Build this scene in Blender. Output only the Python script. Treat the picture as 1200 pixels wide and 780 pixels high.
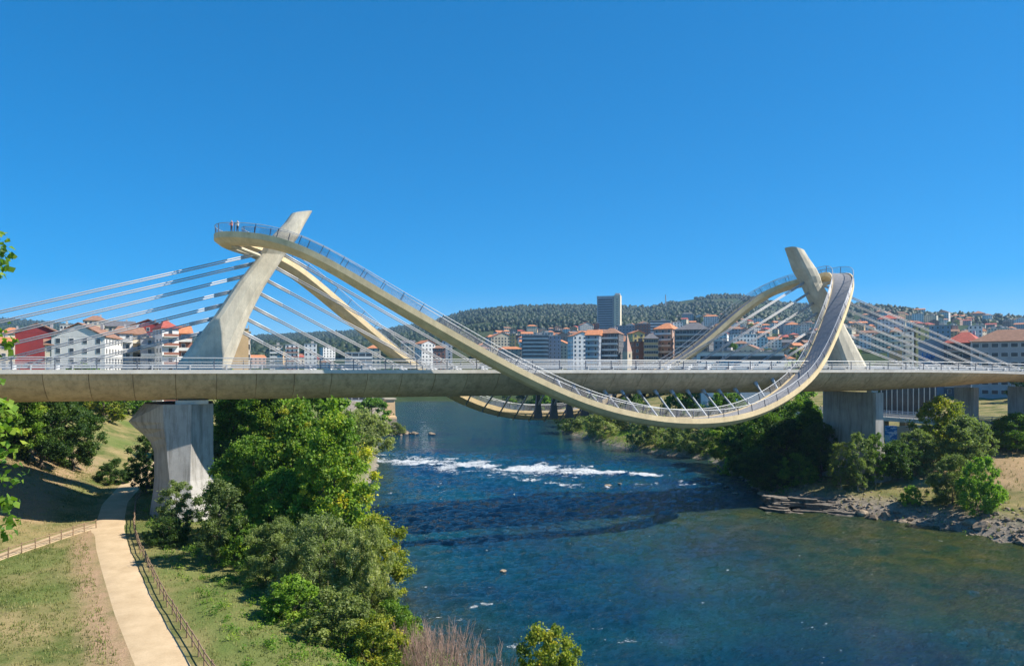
import bpy, bmesh, math, random
import numpy as np
from mathutils import Vector, Matrix

random.seed(7)
RNG = np.random.default_rng(7)
S = bpy.context.scene
for o in list(bpy.data.objects):
    bpy.data.objects.remove(o)

# ------------------------------------------------------------------ camera
# world: X along the bridge (left pylon at 0), Y away from the viewer, water at z = 0
F, PCX, HY = 900.0, 600.0, 433.0
TH = math.radians(21.7)
EYE = 24.5
C = np.array([-0.9, -112.5, EYE])
FW = np.array([math.sin(TH), math.cos(TH), 0.0])
RT = np.array([math.cos(TH), -math.sin(TH), 0.0])
cam = bpy.data.cameras.new('camera')
cam.sensor_width = 36.0
cam.lens = 36.0 * F / 1200.0
cam.shift_y = 43.0 / 1200.0
cam.clip_start = 0.5
cam.clip_end = 20000.0
camo = bpy.data.objects.new('camera', cam)
S.collection.objects.link(camo)
camo.location = C
camo.rotation_euler = (math.radians(90), 0, -TH)
S.camera = camo

# ------------------------------------------------------------------ sky, sun, exposure
SUN_AZ, SUN_EL = math.radians(25), math.radians(46)      # azimuth from +X towards the viewer
SD = Vector((math.cos(SUN_AZ) * math.cos(SUN_EL), -math.sin(SUN_AZ) * math.cos(SUN_EL), math.sin(SUN_EL)))
world = bpy.data.worlds.new('World')
S.world = world
world.use_nodes = True
wn = world.node_tree.nodes
wl = world.node_tree.links
wn.clear()
sky = wn.new('ShaderNodeTexSky')
sky.sky_type = 'NISHITA'
sky.sun_disc = False
sky.sun_elevation = SUN_EL
sky.sun_rotation = math.radians(90) + SUN_AZ
sky.altitude = 1500
sky.air_density = 0.7
sky.dust_density = 0.0
sky.ozone_density = 6.0
sc1 = wn.new('ShaderNodeVectorMath'); sc1.operation = 'SCALE'; sc1.inputs['Scale'].default_value = 0.12
gm = wn.new('ShaderNodeGamma'); gm.inputs['Gamma'].default_value = 0.62
hs = wn.new('ShaderNodeHueSaturation')
hs.inputs['Saturation'].default_value = 1.9
hs.inputs['Value'].default_value = 0.78
sc2 = wn.new('ShaderNodeVectorMath'); sc2.operation = 'SCALE'; sc2.inputs['Scale'].default_value = 8.0
bg = wn.new('ShaderNodeBackground')
bg.inputs['Strength'].default_value = 0.11
wo = wn.new('ShaderNodeOutputWorld')
wl.new(sky.outputs[0], sc1.inputs[0])
wl.new(sc1.outputs[0], gm.inputs['Color'])
wl.new(gm.outputs[0], hs.inputs['Color'])
wl.new(hs.outputs[0], sc2.inputs[0])
wl.new(sc2.outputs[0], bg.inputs['Color'])
wl.new(bg.outputs[0], wo.inputs['Surface'])
sun = bpy.data.lights.new('sun', 'SUN')
sun.energy = 5.0
sun.angle = math.radians(0.5)
sun.color = (1.0, 0.93, 0.82)
suno = bpy.data.objects.new('sun', sun)
S.collection.objects.link(suno)
suno.rotation_euler = SD.to_track_quat('Z', 'Y').to_euler()
suno.location = (60, -40, 120)
S.view_settings.view_transform = 'Standard'
S.view_settings.look = 'None'
S.view_settings.exposure = 0.78
S.view_settings.gamma = 1.0
S.view_settings.use_curve_mapping = False
S.cycles.use_denoising = True
try:
    S.cycles.denoiser = 'OPENIMAGEDENOISE'
except Exception:
    pass
S.cycles.max_bounces = 6
S.cycles.diffuse_bounces = 3
S.cycles.glossy_bounces = 3
S.cycles.transmission_bounces = 3
S.cycles.transparent_max_bounces = 6
S.cycles.volume_bounces = 0
S.cycles.caustics_reflective = False
S.cycles.caustics_refractive = False

# ------------------------------------------------------------------ helpers
def unp(x, y, d):
    return C + FW * d + RT * ((x - PCX) / F * d) + np.array([0, 0, (HY - y) / F * d])

def at(x, d):                        # ground plan position under a picture column at a depth
    p = unp(x, HY, d)
    return float(p[0]), float(p[1])

def on_level(x, y, z):               # where the ray through a pixel meets the level z
    return unp(x, y, F * (EYE - z) / (y - HY))

def proj(p):
    q = np.asarray(p, float) - C
    d = q @ FW
    return PCX + F * (q @ RT) / d, HY - F * q[..., 2] / d, d

def _hash(ix, iy, iz=0, seed=0):
    n = (ix.astype(np.int64) * 374761393 + iy.astype(np.int64) * 668265263 + np.int64(iz) * 2147483647 + np.int64(seed) * 974711) & 0xffffffff
    n = ((n ^ (n >> 13)) * 1274126177) & 0xffffffff
    n = n ^ (n >> 16)
    return (n & 0xffffff) / float(0xffffff)

def vnoise(x, y, seed=0):
    x = np.asarray(x, float); y = np.asarray(y, float)
    ix = np.floor(x); iy = np.floor(y)
    fx = x - ix; fy = y - iy
    ux = fx * fx * fx * (fx * (fx * 6 - 15) + 10); uy = fy * fy * fy * (fy * (fy * 6 - 15) + 10)
    a = _hash(ix, iy, 0, seed); b = _hash(ix + 1, iy, 0, seed)
    c = _hash(ix, iy + 1, 0, seed); d = _hash(ix + 1, iy + 1, 0, seed)
    return (a * (1 - ux) + b * ux) * (1 - uy) + (c * (1 - ux) + d * ux) * uy

def fbm(x, y, octv=4, seed=0):
    t = 0; a = .5; s = 0
    for k in range(octv):
        t = t + a * vnoise(np.asarray(x) * 2 ** k + 17.3 * k, np.asarray(y) * 2 ** k - 9.1 * k, seed + k)
        s += a; a *= .5
    return t / s

def sstep(a, b, x):
    t = np.clip((np.asarray(x, float) - a) / (b - a), 0, 1)
    return t * t * (3 - 2 * t)

class MB:
    """collects geometry for one mesh"""
    def __init__(s):
        s.v = []; s.f = []; s.m = []
    def add(s, vs, fs, mi=0):
        b = len(s.v)
        s.v.extend([tuple(map(float, p)) for p in vs])
        for f in fs:
            s.f.append(tuple(i + b for i in f)); s.m.append(mi)
        return s
    def box(s, c, d, rz=0, mi=0):
        cx, cy, cz = c; x, y, z = d[0] / 2, d[1] / 2, d[2] / 2
        co, si = math.cos(rz), math.sin(rz)
        vs = []
        for dz in (-z, z):
            for dx, dy in ((-x, -y), (x, -y), (x, y), (-x, y)):
                vs.append((cx + dx * co - dy * si, cy + dx * si + dy * co, cz + dz))
        return s.add(vs, [(3, 2, 1, 0), (4, 5, 6, 7), (0, 1, 5, 4), (1, 2, 6, 5), (2, 3, 7, 6), (3, 0, 4, 7)], mi)
    def tube(s, p, q, r0, r1=None, n=6, mi=0, cap=True):
        p = np.array(p, float); q = np.array(q, float); r1 = r0 if r1 is None else r1
        t = q - p; t /= max(np.linalg.norm(t), 1e-9)
        a = np.array([0, 0, 1.]) if abs(t[2]) < .9 else np.array([1., 0, 0])
        u = np.cross(t, a); u /= np.linalg.norm(u); w = np.cross(t, u)
        vs = [p + r0 * (u * math.cos(2 * math.pi * k / n) + w * math.sin(2 * math.pi * k / n)) for k in range(n)]
        vs += [q + r1 * (u * math.cos(2 * math.pi * k / n) + w * math.sin(2 * math.pi * k / n)) for k in range(n)]
        fs = [(k, k + n, (k + 1) % n + n, (k + 1) % n) for k in range(n)]
        if cap: fs += [tuple(range(n)), tuple(range(2 * n - 1, n - 1, -1))]
        return s.add(vs, fs, mi)
    def loft(s, secs, closed=False, ends=True, mi=0):
        n = len(secs[0]); m = len(secs)
        vs = [p for sec in secs for p in sec]
        fs = []
        for i in range(m if closed else m - 1):
            j = (i + 1) % m
            for k in range(n):
                l = (k + 1) % n
                fs.append((i * n + k, i * n + l, j * n + l, j * n + k))
        if ends and not closed:
            fs += [tuple(range(n - 1, -1, -1)), tuple((m - 1) * n + k for k in range(n))]
        return s.add(vs, fs, mi)
    def mesh(s, name, mats, smooth=False):
        me = bpy.data.meshes.new(name)
        me.from_pydata(s.v, [], s.f)
        for m in (mats if isinstance(mats, (list, tuple)) else [mats]): me.materials.append(m)
        if any(s.m): me.polygons.foreach_set('material_index', s.m)
        if smooth: me.polygons.foreach_set('use_smooth', [True] * len(me.polygons))
        bm = bmesh.new(); bm.from_mesh(me); bmesh.ops.recalc_face_normals(bm, faces=bm.faces); bm.to_mesh(me); bm.free()
        me.update()
        return me
    def build(s, name, mats, parent=None, smooth=False, local=False):
        return link(name, s.mesh(name, mats, smooth), parent, local)

def link(name, me, parent=None, local=False, loc=None):
    o = bpy.data.objects.new(name, me)
    S.collection.objects.link(o)
    if loc is not None: o.location = loc
    if parent is not None:
        o.parent = parent
        if not local: o.matrix_parent_inverse = WM[parent.name].inverted()
    WM[o.name] = (WM[parent.name] if (parent is not None and local) else Matrix()) @ Matrix.Translation(o.location)
    return o
WM = {}

def np_mesh(name, V, Q, mats, smooth=False, attrs=None):
    me = bpy.data.meshes.new(name)
    V = np.asarray(V, np.float32); Q = np.asarray(Q, np.int32)
    k = Q.shape[1]
    me.vertices.add(len(V)); me.vertices.foreach_set('co', V.ravel())
    me.loops.add(Q.size); me.loops.foreach_set('vertex_index', Q.ravel())
    me.polygons.add(len(Q)); me.polygons.foreach_set('loop_start', np.arange(0, Q.size, k, dtype=np.int32))
    try: me.polygons.foreach_set('loop_total', np.full(len(Q), k, np.int32))
    except Exception: pass
    if smooth: me.polygons.foreach_set('use_smooth', np.ones(len(Q), bool))
    for m in (mats if isinstance(mats, (list, tuple)) else [mats]): me.materials.append(m)
    for an, av in (attrs or {}).items():
        a = me.attributes.new(an, 'FLOAT', 'POINT'); a.data.foreach_set('value', np.asarray(av, np.float32))
    me.update(calc_edges=True); me.validate()
    return me

def tag(o, label=None, cat=None, group=None, kind=None):
    if label: o['label'] = label
    if cat: o['category'] = cat
    if group: o['group'] = group
    if kind: o['kind'] = kind
    return o

def empty(name, loc, rz=0.0, sc=1.0):
    o = bpy.data.objects.new(name, None)
    S.collection.objects.link(o)
    o.location = loc; o.rotation_euler = (0, 0, rz); o.scale = (sc, sc, sc)
    o.empty_display_size = .3
    WM[o.name] = Matrix.Translation(loc) @ Matrix.Rotation(rz, 4, 'Z') @ Matrix.Scale(sc, 4)
    return o

# ------------------------------------------------------------------ materials
def new_mat(name):
    m = bpy.data.materials.new(name); m.use_nodes = True
    nt = m.node_tree; b = nt.nodes['Principled BSDF']
    return m, nt, b

def N(nt, t, **kw):
    n = nt.nodes.new(t)
    for k, v in kw.items():
        if k.startswith('_'): setattr(n, k[1:], v)
        else: n.inputs[k.replace('__', ' ')].default_value = v
    return n

def ramp(nt, fac, stops):
    r = nt.nodes.new('ShaderNodeValToRGB')
    e = r.color_ramp.elements
    while len(e) < len(stops): e.new(.5)
    for i, (p, c) in enumerate(stops):
        e[i].position = p; e[i].color = (*c, 1) if len(c) == 3 else c
    nt.links.new(fac, r.inputs['Fac'])
    return r.outputs['Color']

def mixc(nt, fac, a, b, mode='MIX'):
    m = nt.nodes.new('ShaderNodeMix'); m.data_type = 'RGBA'; m.blend_type = mode
    for key, v in ((0, fac), (6, a), (7, b)):
        if isinstance(v, (int, float)): m.inputs[key].default_value = v
        elif isinstance(v, tuple): m.inputs[key].default_value = (*v, 1)
        else: nt.links.new(v, m.inputs[key])
    return m.outputs[2]

def noise(nt, scale, detail=5, rough=.6, coord='Object', stretch=None):
    tc = nt.nodes.new('ShaderNodeTexCoord') if coord != 'World' else nt.nodes.new('ShaderNodeNewGeometry')
    out = tc.outputs[coord] if coord != 'World' else tc.outputs['Position']
    if stretch:
        mp = nt.nodes.new('ShaderNodeMapping'); mp.inputs['Scale'].default_value = stretch
        nt.links.new(out, mp.inputs['Vector']); out = mp.outputs[0]
    n = nt.nodes.new('ShaderNodeTexNoise')
    n.inputs['Scale'].default_value = scale; n.inputs['Detail'].default_value = detail; n.inputs['Roughness'].default_value = rough
    nt.links.new(out, n.inputs['Vector'])
    return n.outputs['Fac']

def bump(nt, b, h, strength=.3, dist=.05):
    bp = nt.nodes.new('ShaderNodeBump'); bp.inputs['Strength'].default_value = strength; bp.inputs['Distance'].default_value = dist
    nt.links.new(h, bp.inputs['Height']); nt.links.new(bp.outputs[0], b.inputs['Normal'])

def simple(name, col, rough=.7, metal=0.0, var=.12, scale=1.5, bmp=0.0, rnd=0.0, coord='World'):
    m, nt, b = new_mat(name)
    n = noise(nt, scale, 5, .65, coord)
    lo = tuple(max(0, c * (1 - var)) for c in col); hi = tuple(min(1, c * (1 + var)) for c in col)
    c = ramp(nt, n, [(.3, lo), (.7, hi)])
    if rnd:
        oi = nt.nodes.new('ShaderNodeObjectInfo')
        r = ramp(nt, oi.outputs['Random'], [(0, (1 - rnd,) * 3), (1, (1 + 0 * rnd,) * 3)])
        c = mixc(nt, 1.0, c, r, 'MULTIPLY')
    nt.links.new(c, b.inputs['Base Color'])
    b.inputs['Roughness'].default_value = rough; b.inputs['Metallic'].default_value = metal
    if bmp: bump(nt, b, noise(nt, scale * 6, 4, .6, coord), bmp, .03)
    return m

def concrete(name, col, stain=.5, scale=.5):
    m, nt, b = new_mat(name)
    big = noise(nt, scale, 6, .65, 'World')
    streak = noise(nt, 1.0, 5, .7, 'World', (1.6, 1.6, .16))
    fine = noise(nt, 9.0, 4, .6, 'World')
    c1 = ramp(nt, big, [(.3, tuple(x * .78 for x in col)), (.7, tuple(min(1, x * 1.12) for x in col))])
    dk = ramp(nt, streak, [(.34, (1 - stain, 1 - stain * 1.02, 1 - stain * 1.08)), (.55, (1, 1, 1))])
    c2 = mixc(nt, .8, c1, dk, 'MULTIPLY')
    fn = ramp(nt, fine, [(.3, (.86, .86, .86)), (.7, (1.05, 1.05, 1.05))])
    c3 = mixc(nt, .8, c2, fn, 'MULTIPLY')
    oi = nt.nodes.new('ShaderNodeObjectInfo')
    r = ramp(nt, oi.outputs['Random'], [(0, (.86, .86, .85)), (1, (1, 1, 1))])
    c4 = mixc(nt, 1.0, c3, r, 'MULTIPLY')
    nt.links.new(c4, b.inputs['Base Color'])
    b.inputs['Roughness'].default_value = .85
    bump(nt, b, fine, .25, .02)
    return m

def leaf_mat(name, cols, trans=.42, rnd=.3):
    m, nt, b = new_mat(name)
    at_ = nt.nodes.new('ShaderNodeAttribute'); at_.attribute_name = 'tint'
    c = ramp(nt, at_.outputs['Fac'], [(i / (len(cols) - 1), k) for i, k in enumerate(cols)])
    oi = nt.nodes.new('ShaderNodeObjectInfo')
    r = ramp(nt, oi.outputs['Random'], [(0, (1 - rnd, 1 - rnd * .9, 1 - rnd)), (.5, (1, 1, 1)), (1, (1.0, 1.0 - rnd * .2, .8))])
    c = mixc(nt, 1.0, c, r, 'MULTIPLY')
    nt.links.new(c, b.inputs['Base Color'])
    b.inputs['Roughness'].default_value = .55
    b.inputs['Specular IOR Level'].default_value = .3
    tr = nt.nodes.new('ShaderNodeBsdfTranslucent')
    tc = mixc(nt, 1.0, c, (1.35, 1.5, .55), 'MULTIPLY'); nt.links.new(tc, tr.inputs['Color'])
    mx = nt.nodes.new('ShaderNodeMixShader'); mx.inputs[0].default_value = trans
    out = nt.nodes['Material Output']
    nt.links.new(b.outputs[0], mx.inputs[1]); nt.links.new(tr.outputs[0], mx.inputs[2]); nt.links.new(mx.outputs[0], out.inputs['Surface'])
    return m

M = {}
M['deck_conc'] = concrete('deck_concrete', (.64, .50, .33), .38, .35)
M['pier_conc'] = concrete('pier_concrete', (.46, .44, .41), .5, .4)
M['pylon'] = concrete('pylon_concrete', (.68, .62, .49), .2, .5)
M['ribbon'] = concrete('ribbon_cream', (.90, .70, .41), .12, .5)
M['walk_top'] = simple('walk_surface', (.22, .22, .23), .85, var=.15, scale=2)
M['steel'] = simple('galvanised_steel', (.42, .44, .46), .5, .1, var=.1, scale=3)
M['steel_dark'] = simple('dark_rail', (.13, .14, .17), .45, .4, var=.1, scale=3)
M['cable'] = simple('cable_sheath', (.40, .40, .40), .45, .0, var=.06, scale=2)
M['strut'] = simple('strut_steel', (.42, .46, .50), .45, .15, var=.1, scale=2)
M['fin_steel'] = simple('fin_steel', (.07, .10, .14), .5, .1, var=.1, scale=2)
M['curb'] = simple('curb_concrete', (.58, .55, .49), .8, var=.15, scale=.8, bmp=.1)
M['asphalt'] = simple('asphalt', (.05, .05, .052), .9, var=.2, scale=2)
M['wood'] = simple('fence_wood', (.30, .20, .12), .8, var=.3, scale=4, bmp=.2, rnd=.3)
M['bark'] = simple('bark', (.13, .10, .075), .9, var=.35, scale=4, bmp=.4, coord='Object')
M['pale_bark'] = simple('pale_bark', (.34, .30, .24), .9, var=.3, scale=4, bmp=.3, coord='Object')
M['rock'] = simple('river_rock', (.27, .205, .14), .85, var=.6, scale=1.3, bmp=.6, rnd=.45)
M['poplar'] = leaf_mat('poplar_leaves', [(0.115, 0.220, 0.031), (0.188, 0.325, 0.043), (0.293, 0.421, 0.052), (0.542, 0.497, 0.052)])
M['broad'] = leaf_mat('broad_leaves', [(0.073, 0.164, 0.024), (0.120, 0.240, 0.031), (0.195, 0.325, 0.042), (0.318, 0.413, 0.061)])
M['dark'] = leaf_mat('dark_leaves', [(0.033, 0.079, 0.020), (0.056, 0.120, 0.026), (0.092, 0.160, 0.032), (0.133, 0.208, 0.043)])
M['willow'] = leaf_mat('willow_leaves', [(0.177, 0.235, 0.092), (0.255, 0.320, 0.125), (0.352, 0.415, 0.167), (0.529, 0.566, 0.300)])
M['yellow'] = leaf_mat('yellow_leaves', [(0.116, 0.174, 0.029), (0.217, 0.275, 0.032), (0.348, 0.362, 0.043), (0.522, 0.450, 0.051)])
M['olive'] = leaf_mat('olive_leaves', [(0.116, 0.172, 0.061), (0.168, 0.234, 0.078), (0.242, 0.304, 0.104), (0.336, 0.406, 0.148)])
M['lime'] = leaf_mat('lime_leaves', [(0.116, 0.217, 0.029), (0.174, 0.319, 0.041), (0.246, 0.406, 0.051), (0.348, 0.464, 0.087)])
M['twig'] = simple('dry_twigs', (.32, .21, .16), .9, var=.3, scale=3, coord='Object')
M['grass'] = leaf_mat('grass_blades', [(.15, .18, .045), (.23, .23, .08), (.33, .28, .13), (.42, .35, .19)], .2, 0)
M['forest'] = leaf_mat('forest_canopy', [(.010, .024, .012), (.016, .034, .015), (.026, .046, .018), (.055, .068, .03)], .08, 0)

# ------------------------------------------------------------------ terrain shape
def XL(y):
    return np.interp(y, [-160, -110, -75, -60, -30, 30, 91, 215, 406, 800, 1500], [22, 24, 22, 19, 17, 26, 42, 67, 114, 240, 560])
def XR(y):
    return np.interp(y, [-160, -90, -55, -40, -28, -19, -9, -4, 3, 13, 40, 63, 87, 161, 250, 362, 800, 1500], [116, 110, 107, 104.5, 105, 103, 97.5, 95.5, 97, 102, 118, 126, 119, 129, 170, 224, 420, 760])
PATH = [(5.0, -100), (1.0, -80), (-3.45, -58.5), (-6.1, -45), (-8.5, -31), (-10.3, -20), (-11.6, -10), (-12.2, -2.8), (-13.0, 10), (-12.6, 22), (-12.2, 33), (-11.0, 50), (-4, 90), (15, 160)]
def PX(y):
    return np.interp(y, [p[1] for p in PATH], [p[0] for p in PATH])
SIDE = [(-12.8, -5.0), (-15.4, -9.5), (-20.3, -20), (-24.5, -30), (-30, -48), (-36, -70)]
def pz(y):
    return np.interp(y, [-100, -60, 0, 40, 160], [5.6, 5.5, 5.5, 5.6, 6.5])

RX = [-600, -200, 0, 60, 130, 200, 290, 340, 400, 450, 500, 540, 580, 640, 700, 760, 790, 830, 860, 880, 920, 960, 1000, 1040, 1060, 1100, 1150, 1200, 1300, 1900]
RY = [372, 370, 374, 378, 386, 394, 394, 392, 389, 386, 379, 367, 361, 359, 359, 361, 354, 348, 346, 349, 356, 358, 357, 360, 364, 369, 371, 374, 378, 384]
def ridge_d(x):
    return np.interp(x, [-600, 250, 480, 560, 950, 1010, 1060, 1200, 1900], [3600, 4200, 4000, 3000, 2700, 2300, 1650, 1700, 2200])

def far_h(x, y):
    px = np.asarray(x, float) - C[0]; py = np.asarray(y, float) - C[1]
    d = np.maximum(px * FW[0] + py * FW[1], 1.0)
    sx = PCX + F * np.clip((px * RT[0] + py * RT[1]) / d, -2.5, 2.5)
    dr = ridge_d(sx)
    zr = EYE + (HY - np.interp(sx, RX, RY)) / F * dr
    u = np.clip((d - 330) / (dr - 330), 0, 1.35)
    g = np.where(u < 1, .72 * u + .28 * u ** 2, 1 - (u - 1) * .8)
    z = 13 + (zr - 13) * g
    rough = np.clip((d - 700) / 1500, 0, 1) * (1 - np.clip((u - .8) / .2, 0, 1) * .85)
    z = z + rough * 26 * (fbm(px / 420, py / 420, 4, 3) - .5)
    return z

def ground(x, y):
    x = np.asarray(x, float); y = np.asarray(y, float)
    sl = XL(y) - x
    sr = x - XR(y)
    # left bank
    zl = np.interp(sl, [-40, -12, -4, 0, 3, 7, 13, 17], [-3.5, -3.2, -1.6, -.15, 1.4, 2.9, 4.9, 5.4])
    dl = PX(y) - 3.2 - x                                   # metres to the left of the path
    zl = zl + np.where(dl > 0, np.interp(y, [-110, -60, -25, -4, 20, 60, 200], [.10, .05, .0, .12, .44, .34, .2]) * np.minimum(dl, 24), 0)
    zl = zl + np.interp(x, [-80, -52, -30, -22], [9, 7.5, 1.6, 0]) * np.interp(y, [-70, -30, 0], [.15, .5, 1])
    zl = np.minimum(zl, 21.5)
    # right bank
    zr = np.interp(sr, [-40, -14, -7, -3, 0, 1.5, 4, 9, 16, 32, 60, 90, 140], [-3.5, -3, -1.3, -.6, -.12, .9, 1.9, 2.9, 4.3, 6.6, 8.5, 11.5, 15])
    z = np.where(sl > -30, zl, np.where(sr > -30, zr, -3.5))
    mid = (sl <= 0) & (sr <= 0)
    z = np.where(mid, np.maximum(np.where(sl > -40, zl, -3.5), np.where(sr > -40, zr, -3.5)), z)
    land = np.clip(np.maximum(sl, sr) / 3, 0, 1)
    z = z + land * ((fbm(x / 7, y / 7, 4, 11) - .5) * 1.3 + (fbm(x / 1.7, y / 1.7, 3, 12) - .5) * .35) 
    # path bed
    w = np.abs(x - PX(y))
    t = 1 - sstep(3.0, 6.0, w)
    z = z * (1 - t) + (pz(y) - .02) * t
    # side path bed
    sp = np.interp(y, [p[1] for p in SIDE[::-1]], [p[0] for p in SIDE[::-1]])
    t2 = (1 - sstep(1.8, 3.8, np.abs(x - sp))) * sstep(-72, -66, y) * (1 - sstep(-6.5, -4.5, y))
    z = z * (1 - t2) + 5.42 * t2
    # city side
    d = (x - C[0]) * FW[0] + (y - C[1]) * FW[1]
    k = sstep(240, 420, d) * np.maximum(sstep(4, 90, np.maximum(sl, sr)), sstep(560, 760, d))
    return z * (1 - k) + far_h(x, y) * k

def gz(x, y):
    return float(ground(np.array([x]), np.array([y]))[0])

def grid_quads(nu, nv):
    i = np.arange(nu - 1)[:, None] * nv + np.arange(nv - 1)[None, :]
    return np.stack([i, i + nv, i + nv + 1, i + 1], -1).reshape(-1, 4)

# near ground sheet
def ground_mat():
    m, nt, b = new_mat('bank_ground')
    green = (.085, .115, .028); straw = (.30, .235, .11); soil = (.33, .20, .115); stone = (.34, .29, .23)
    n1 = noise(nt, .16, 6, .62, 'World'); n2 = noise(nt, .9, 6, .7, 'World'); n3 = noise(nt, 6, 4, .6, 'World')
    c = mixc(nt, ramp(nt, n1, [(.40, (0, 0, 0)), (.62, (1, 1, 1))]), straw, green)
    c = mixc(nt, ramp(nt, n2, [(.46, (0, 0, 0)), (.7, (.8, .8, .8))]), c, (.22, .20, .075))
    lu = nt.nodes.new('ShaderNodeAttribute'); lu.attribute_name = 'lush'
    c = mixc(nt, lu.outputs['Fac'], c, mixc(nt, n2, (.07, .13, .025), (.16, .19, .05)))
    a = nt.nodes.new('ShaderNodeAttribute'); a.attribute_name = 'soil'
    sm = nt.nodes.new('ShaderNodeMath'); sm.operation = 'MULTIPLY_ADD'; sm.inputs[1].default_value = 1.6; sm.inputs[2].default_value = -.35
    ad = nt.nodes.new('ShaderNodeMath'); ad.operation = 'MULTIPLY'; nt.links.new(a.outputs['Fac'], ad.inputs[0])
    nn = nt.nodes.new('ShaderNodeMath'); nn.operation = 'ADD'; nn.inputs[1].default_value = .35; nt.links.new(n2, nn.inputs[0]); nt.links.new(nn.outputs[0], ad.inputs[1])
    nt.links.new(ad.outputs[0], sm.inputs[0]); sm.use_clamp = True
    c = mixc(nt, sm.outputs[0], c, mixc(nt, n3, soil, (.40, .29, .18)))
    r = nt.nodes.new('ShaderNodeAttribute'); r.attribute_name = 'rocky'
    c = mixc(nt, r.outputs['Fac'], c, mixc(nt, ramp(nt, n2, [(.35, (0, 0, 0)), (.65, (1, 1, 1))]), (.13, .115, .095), stone))
    f = ramp(nt, n3, [(.25, (.7, .7, .7)), (.75, (1.15, 1.15, 1.15))]); c = mixc(nt, .8, c, f, 'MULTIPLY')
    nt.links.new(c, b.inputs['Base Color']); b.inputs['Roughness'].default_value = .95
    b.inputs['Specular IOR Level'].default_value = .15
    bump(nt, b, n3, .7, .12)
    return m
M['ground'] = ground_mat()
gx = np.arange(-150, 345, 1.5); gy = np.arange(-128, 340, 1.5)
GX, GY = np.meshgrid(gx, gy, indexing='ij')
GZ = ground(GX, GY)
soil = np.exp(-(np.abs(GX - PX(GY) + 2.6) / 1.5) ** 2) * 1.1 * (GY < -4) * (.6 + .8 * fbm(GX / 3, GY / 3, 3, 16))
soil = np.maximum(soil, sstep(4, 9, PX(GY) - GX) * sstep(-9, -2, GY) * (1 - sstep(12, 22, PX(GY) - GX)) * (1 - sstep(40, 70, GY)) * .85)
soil = np.maximum(soil, sstep(10, 22, GX - XR(GY)) * .75 * (GX > 60))
rocky = (GX > 60) * (1 - sstep(2.5, 9, GX - XR(GY))) * (GY < 20) + (GX > 60) * (1 - sstep(1, 3, GX - XR(GY))) * (GY >= 20)
soil = soil * np.where((GX > 60) & (GY > 20), .35, 1)
rocky = np.maximum(rocky, (GX < 60) * (1 - sstep(.6, 2.5, XL(GY) - GX)))
lush = (GX < 60) * sstep(2.0, 4.0, GX - PX(GY)) * np.clip(-.1 + 1.6 * fbm(GX / 5, GY / 5, 3, 14), 0, 1) * .9
lush = np.maximum(lush, (GX < PX(GY)) * sstep(.52, .7, fbm(GX / 9, GY / 9, 3, 15)) * .75)
me = np_mesh('ground', np.stack([GX, GY, GZ], -1).reshape(-1, 3), grid_quads(*GX.shape), M['ground'], True, {'soil': soil.ravel(), 'rocky': rocky.ravel(), 'lush': lush.ravel()})
tag(link('ground', me), kind='structure')

# hills and city ground beyond
def hill_mat():
    m, nt, b = new_mat('hill_ground')
    n1 = noise(nt, .006, 6, .65, 'World'); n2 = noise(nt, .05, 5, .7, 'World')
    c = ramp(nt, n1, [(.3, (.025, .045, .018)), (.5, (.035, .058, .022)), (.64, (.07, .08, .035)), (.8, (.15, .12, .07))])
    c = mixc(nt, .7, c, ramp(nt, n2, [(.3, (.6, .6, .6)), (.7, (1.2, 1.2, 1.2))]), 'MULTIPLY')
    nt.links.new(c, b.inputs['Base Color']); b.inputs['Roughness'].default_value = 1
    b.inputs['Specular IOR Level'].default_value = .1
    return m
M['hill'] = hill_mat()
ha = np.linspace(-900, 2100, 300); hd = np.geomspace(235, 4800, 170)
HA, HD = np.meshgrid(ha, hd, indexing='ij')
HX = C[0] + FW[0] * HD + RT[0] * (HA - PCX) / F * HD
HYY = C[1] + FW[1] * HD + RT[1] * (HA - PCX) / F * HD
HZ = ground(HX, HYY) - np.where((HX < 343) & (HYY < 338) & (HX > -148), 1.2, 0.25)
me = np_mesh('hills', np.stack([HX, HYY, HZ], -1).reshape(-1, 3), grid_quads(*HX.shape), M['hill'], True)
tag(link('hills', me), kind='structure')

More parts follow.
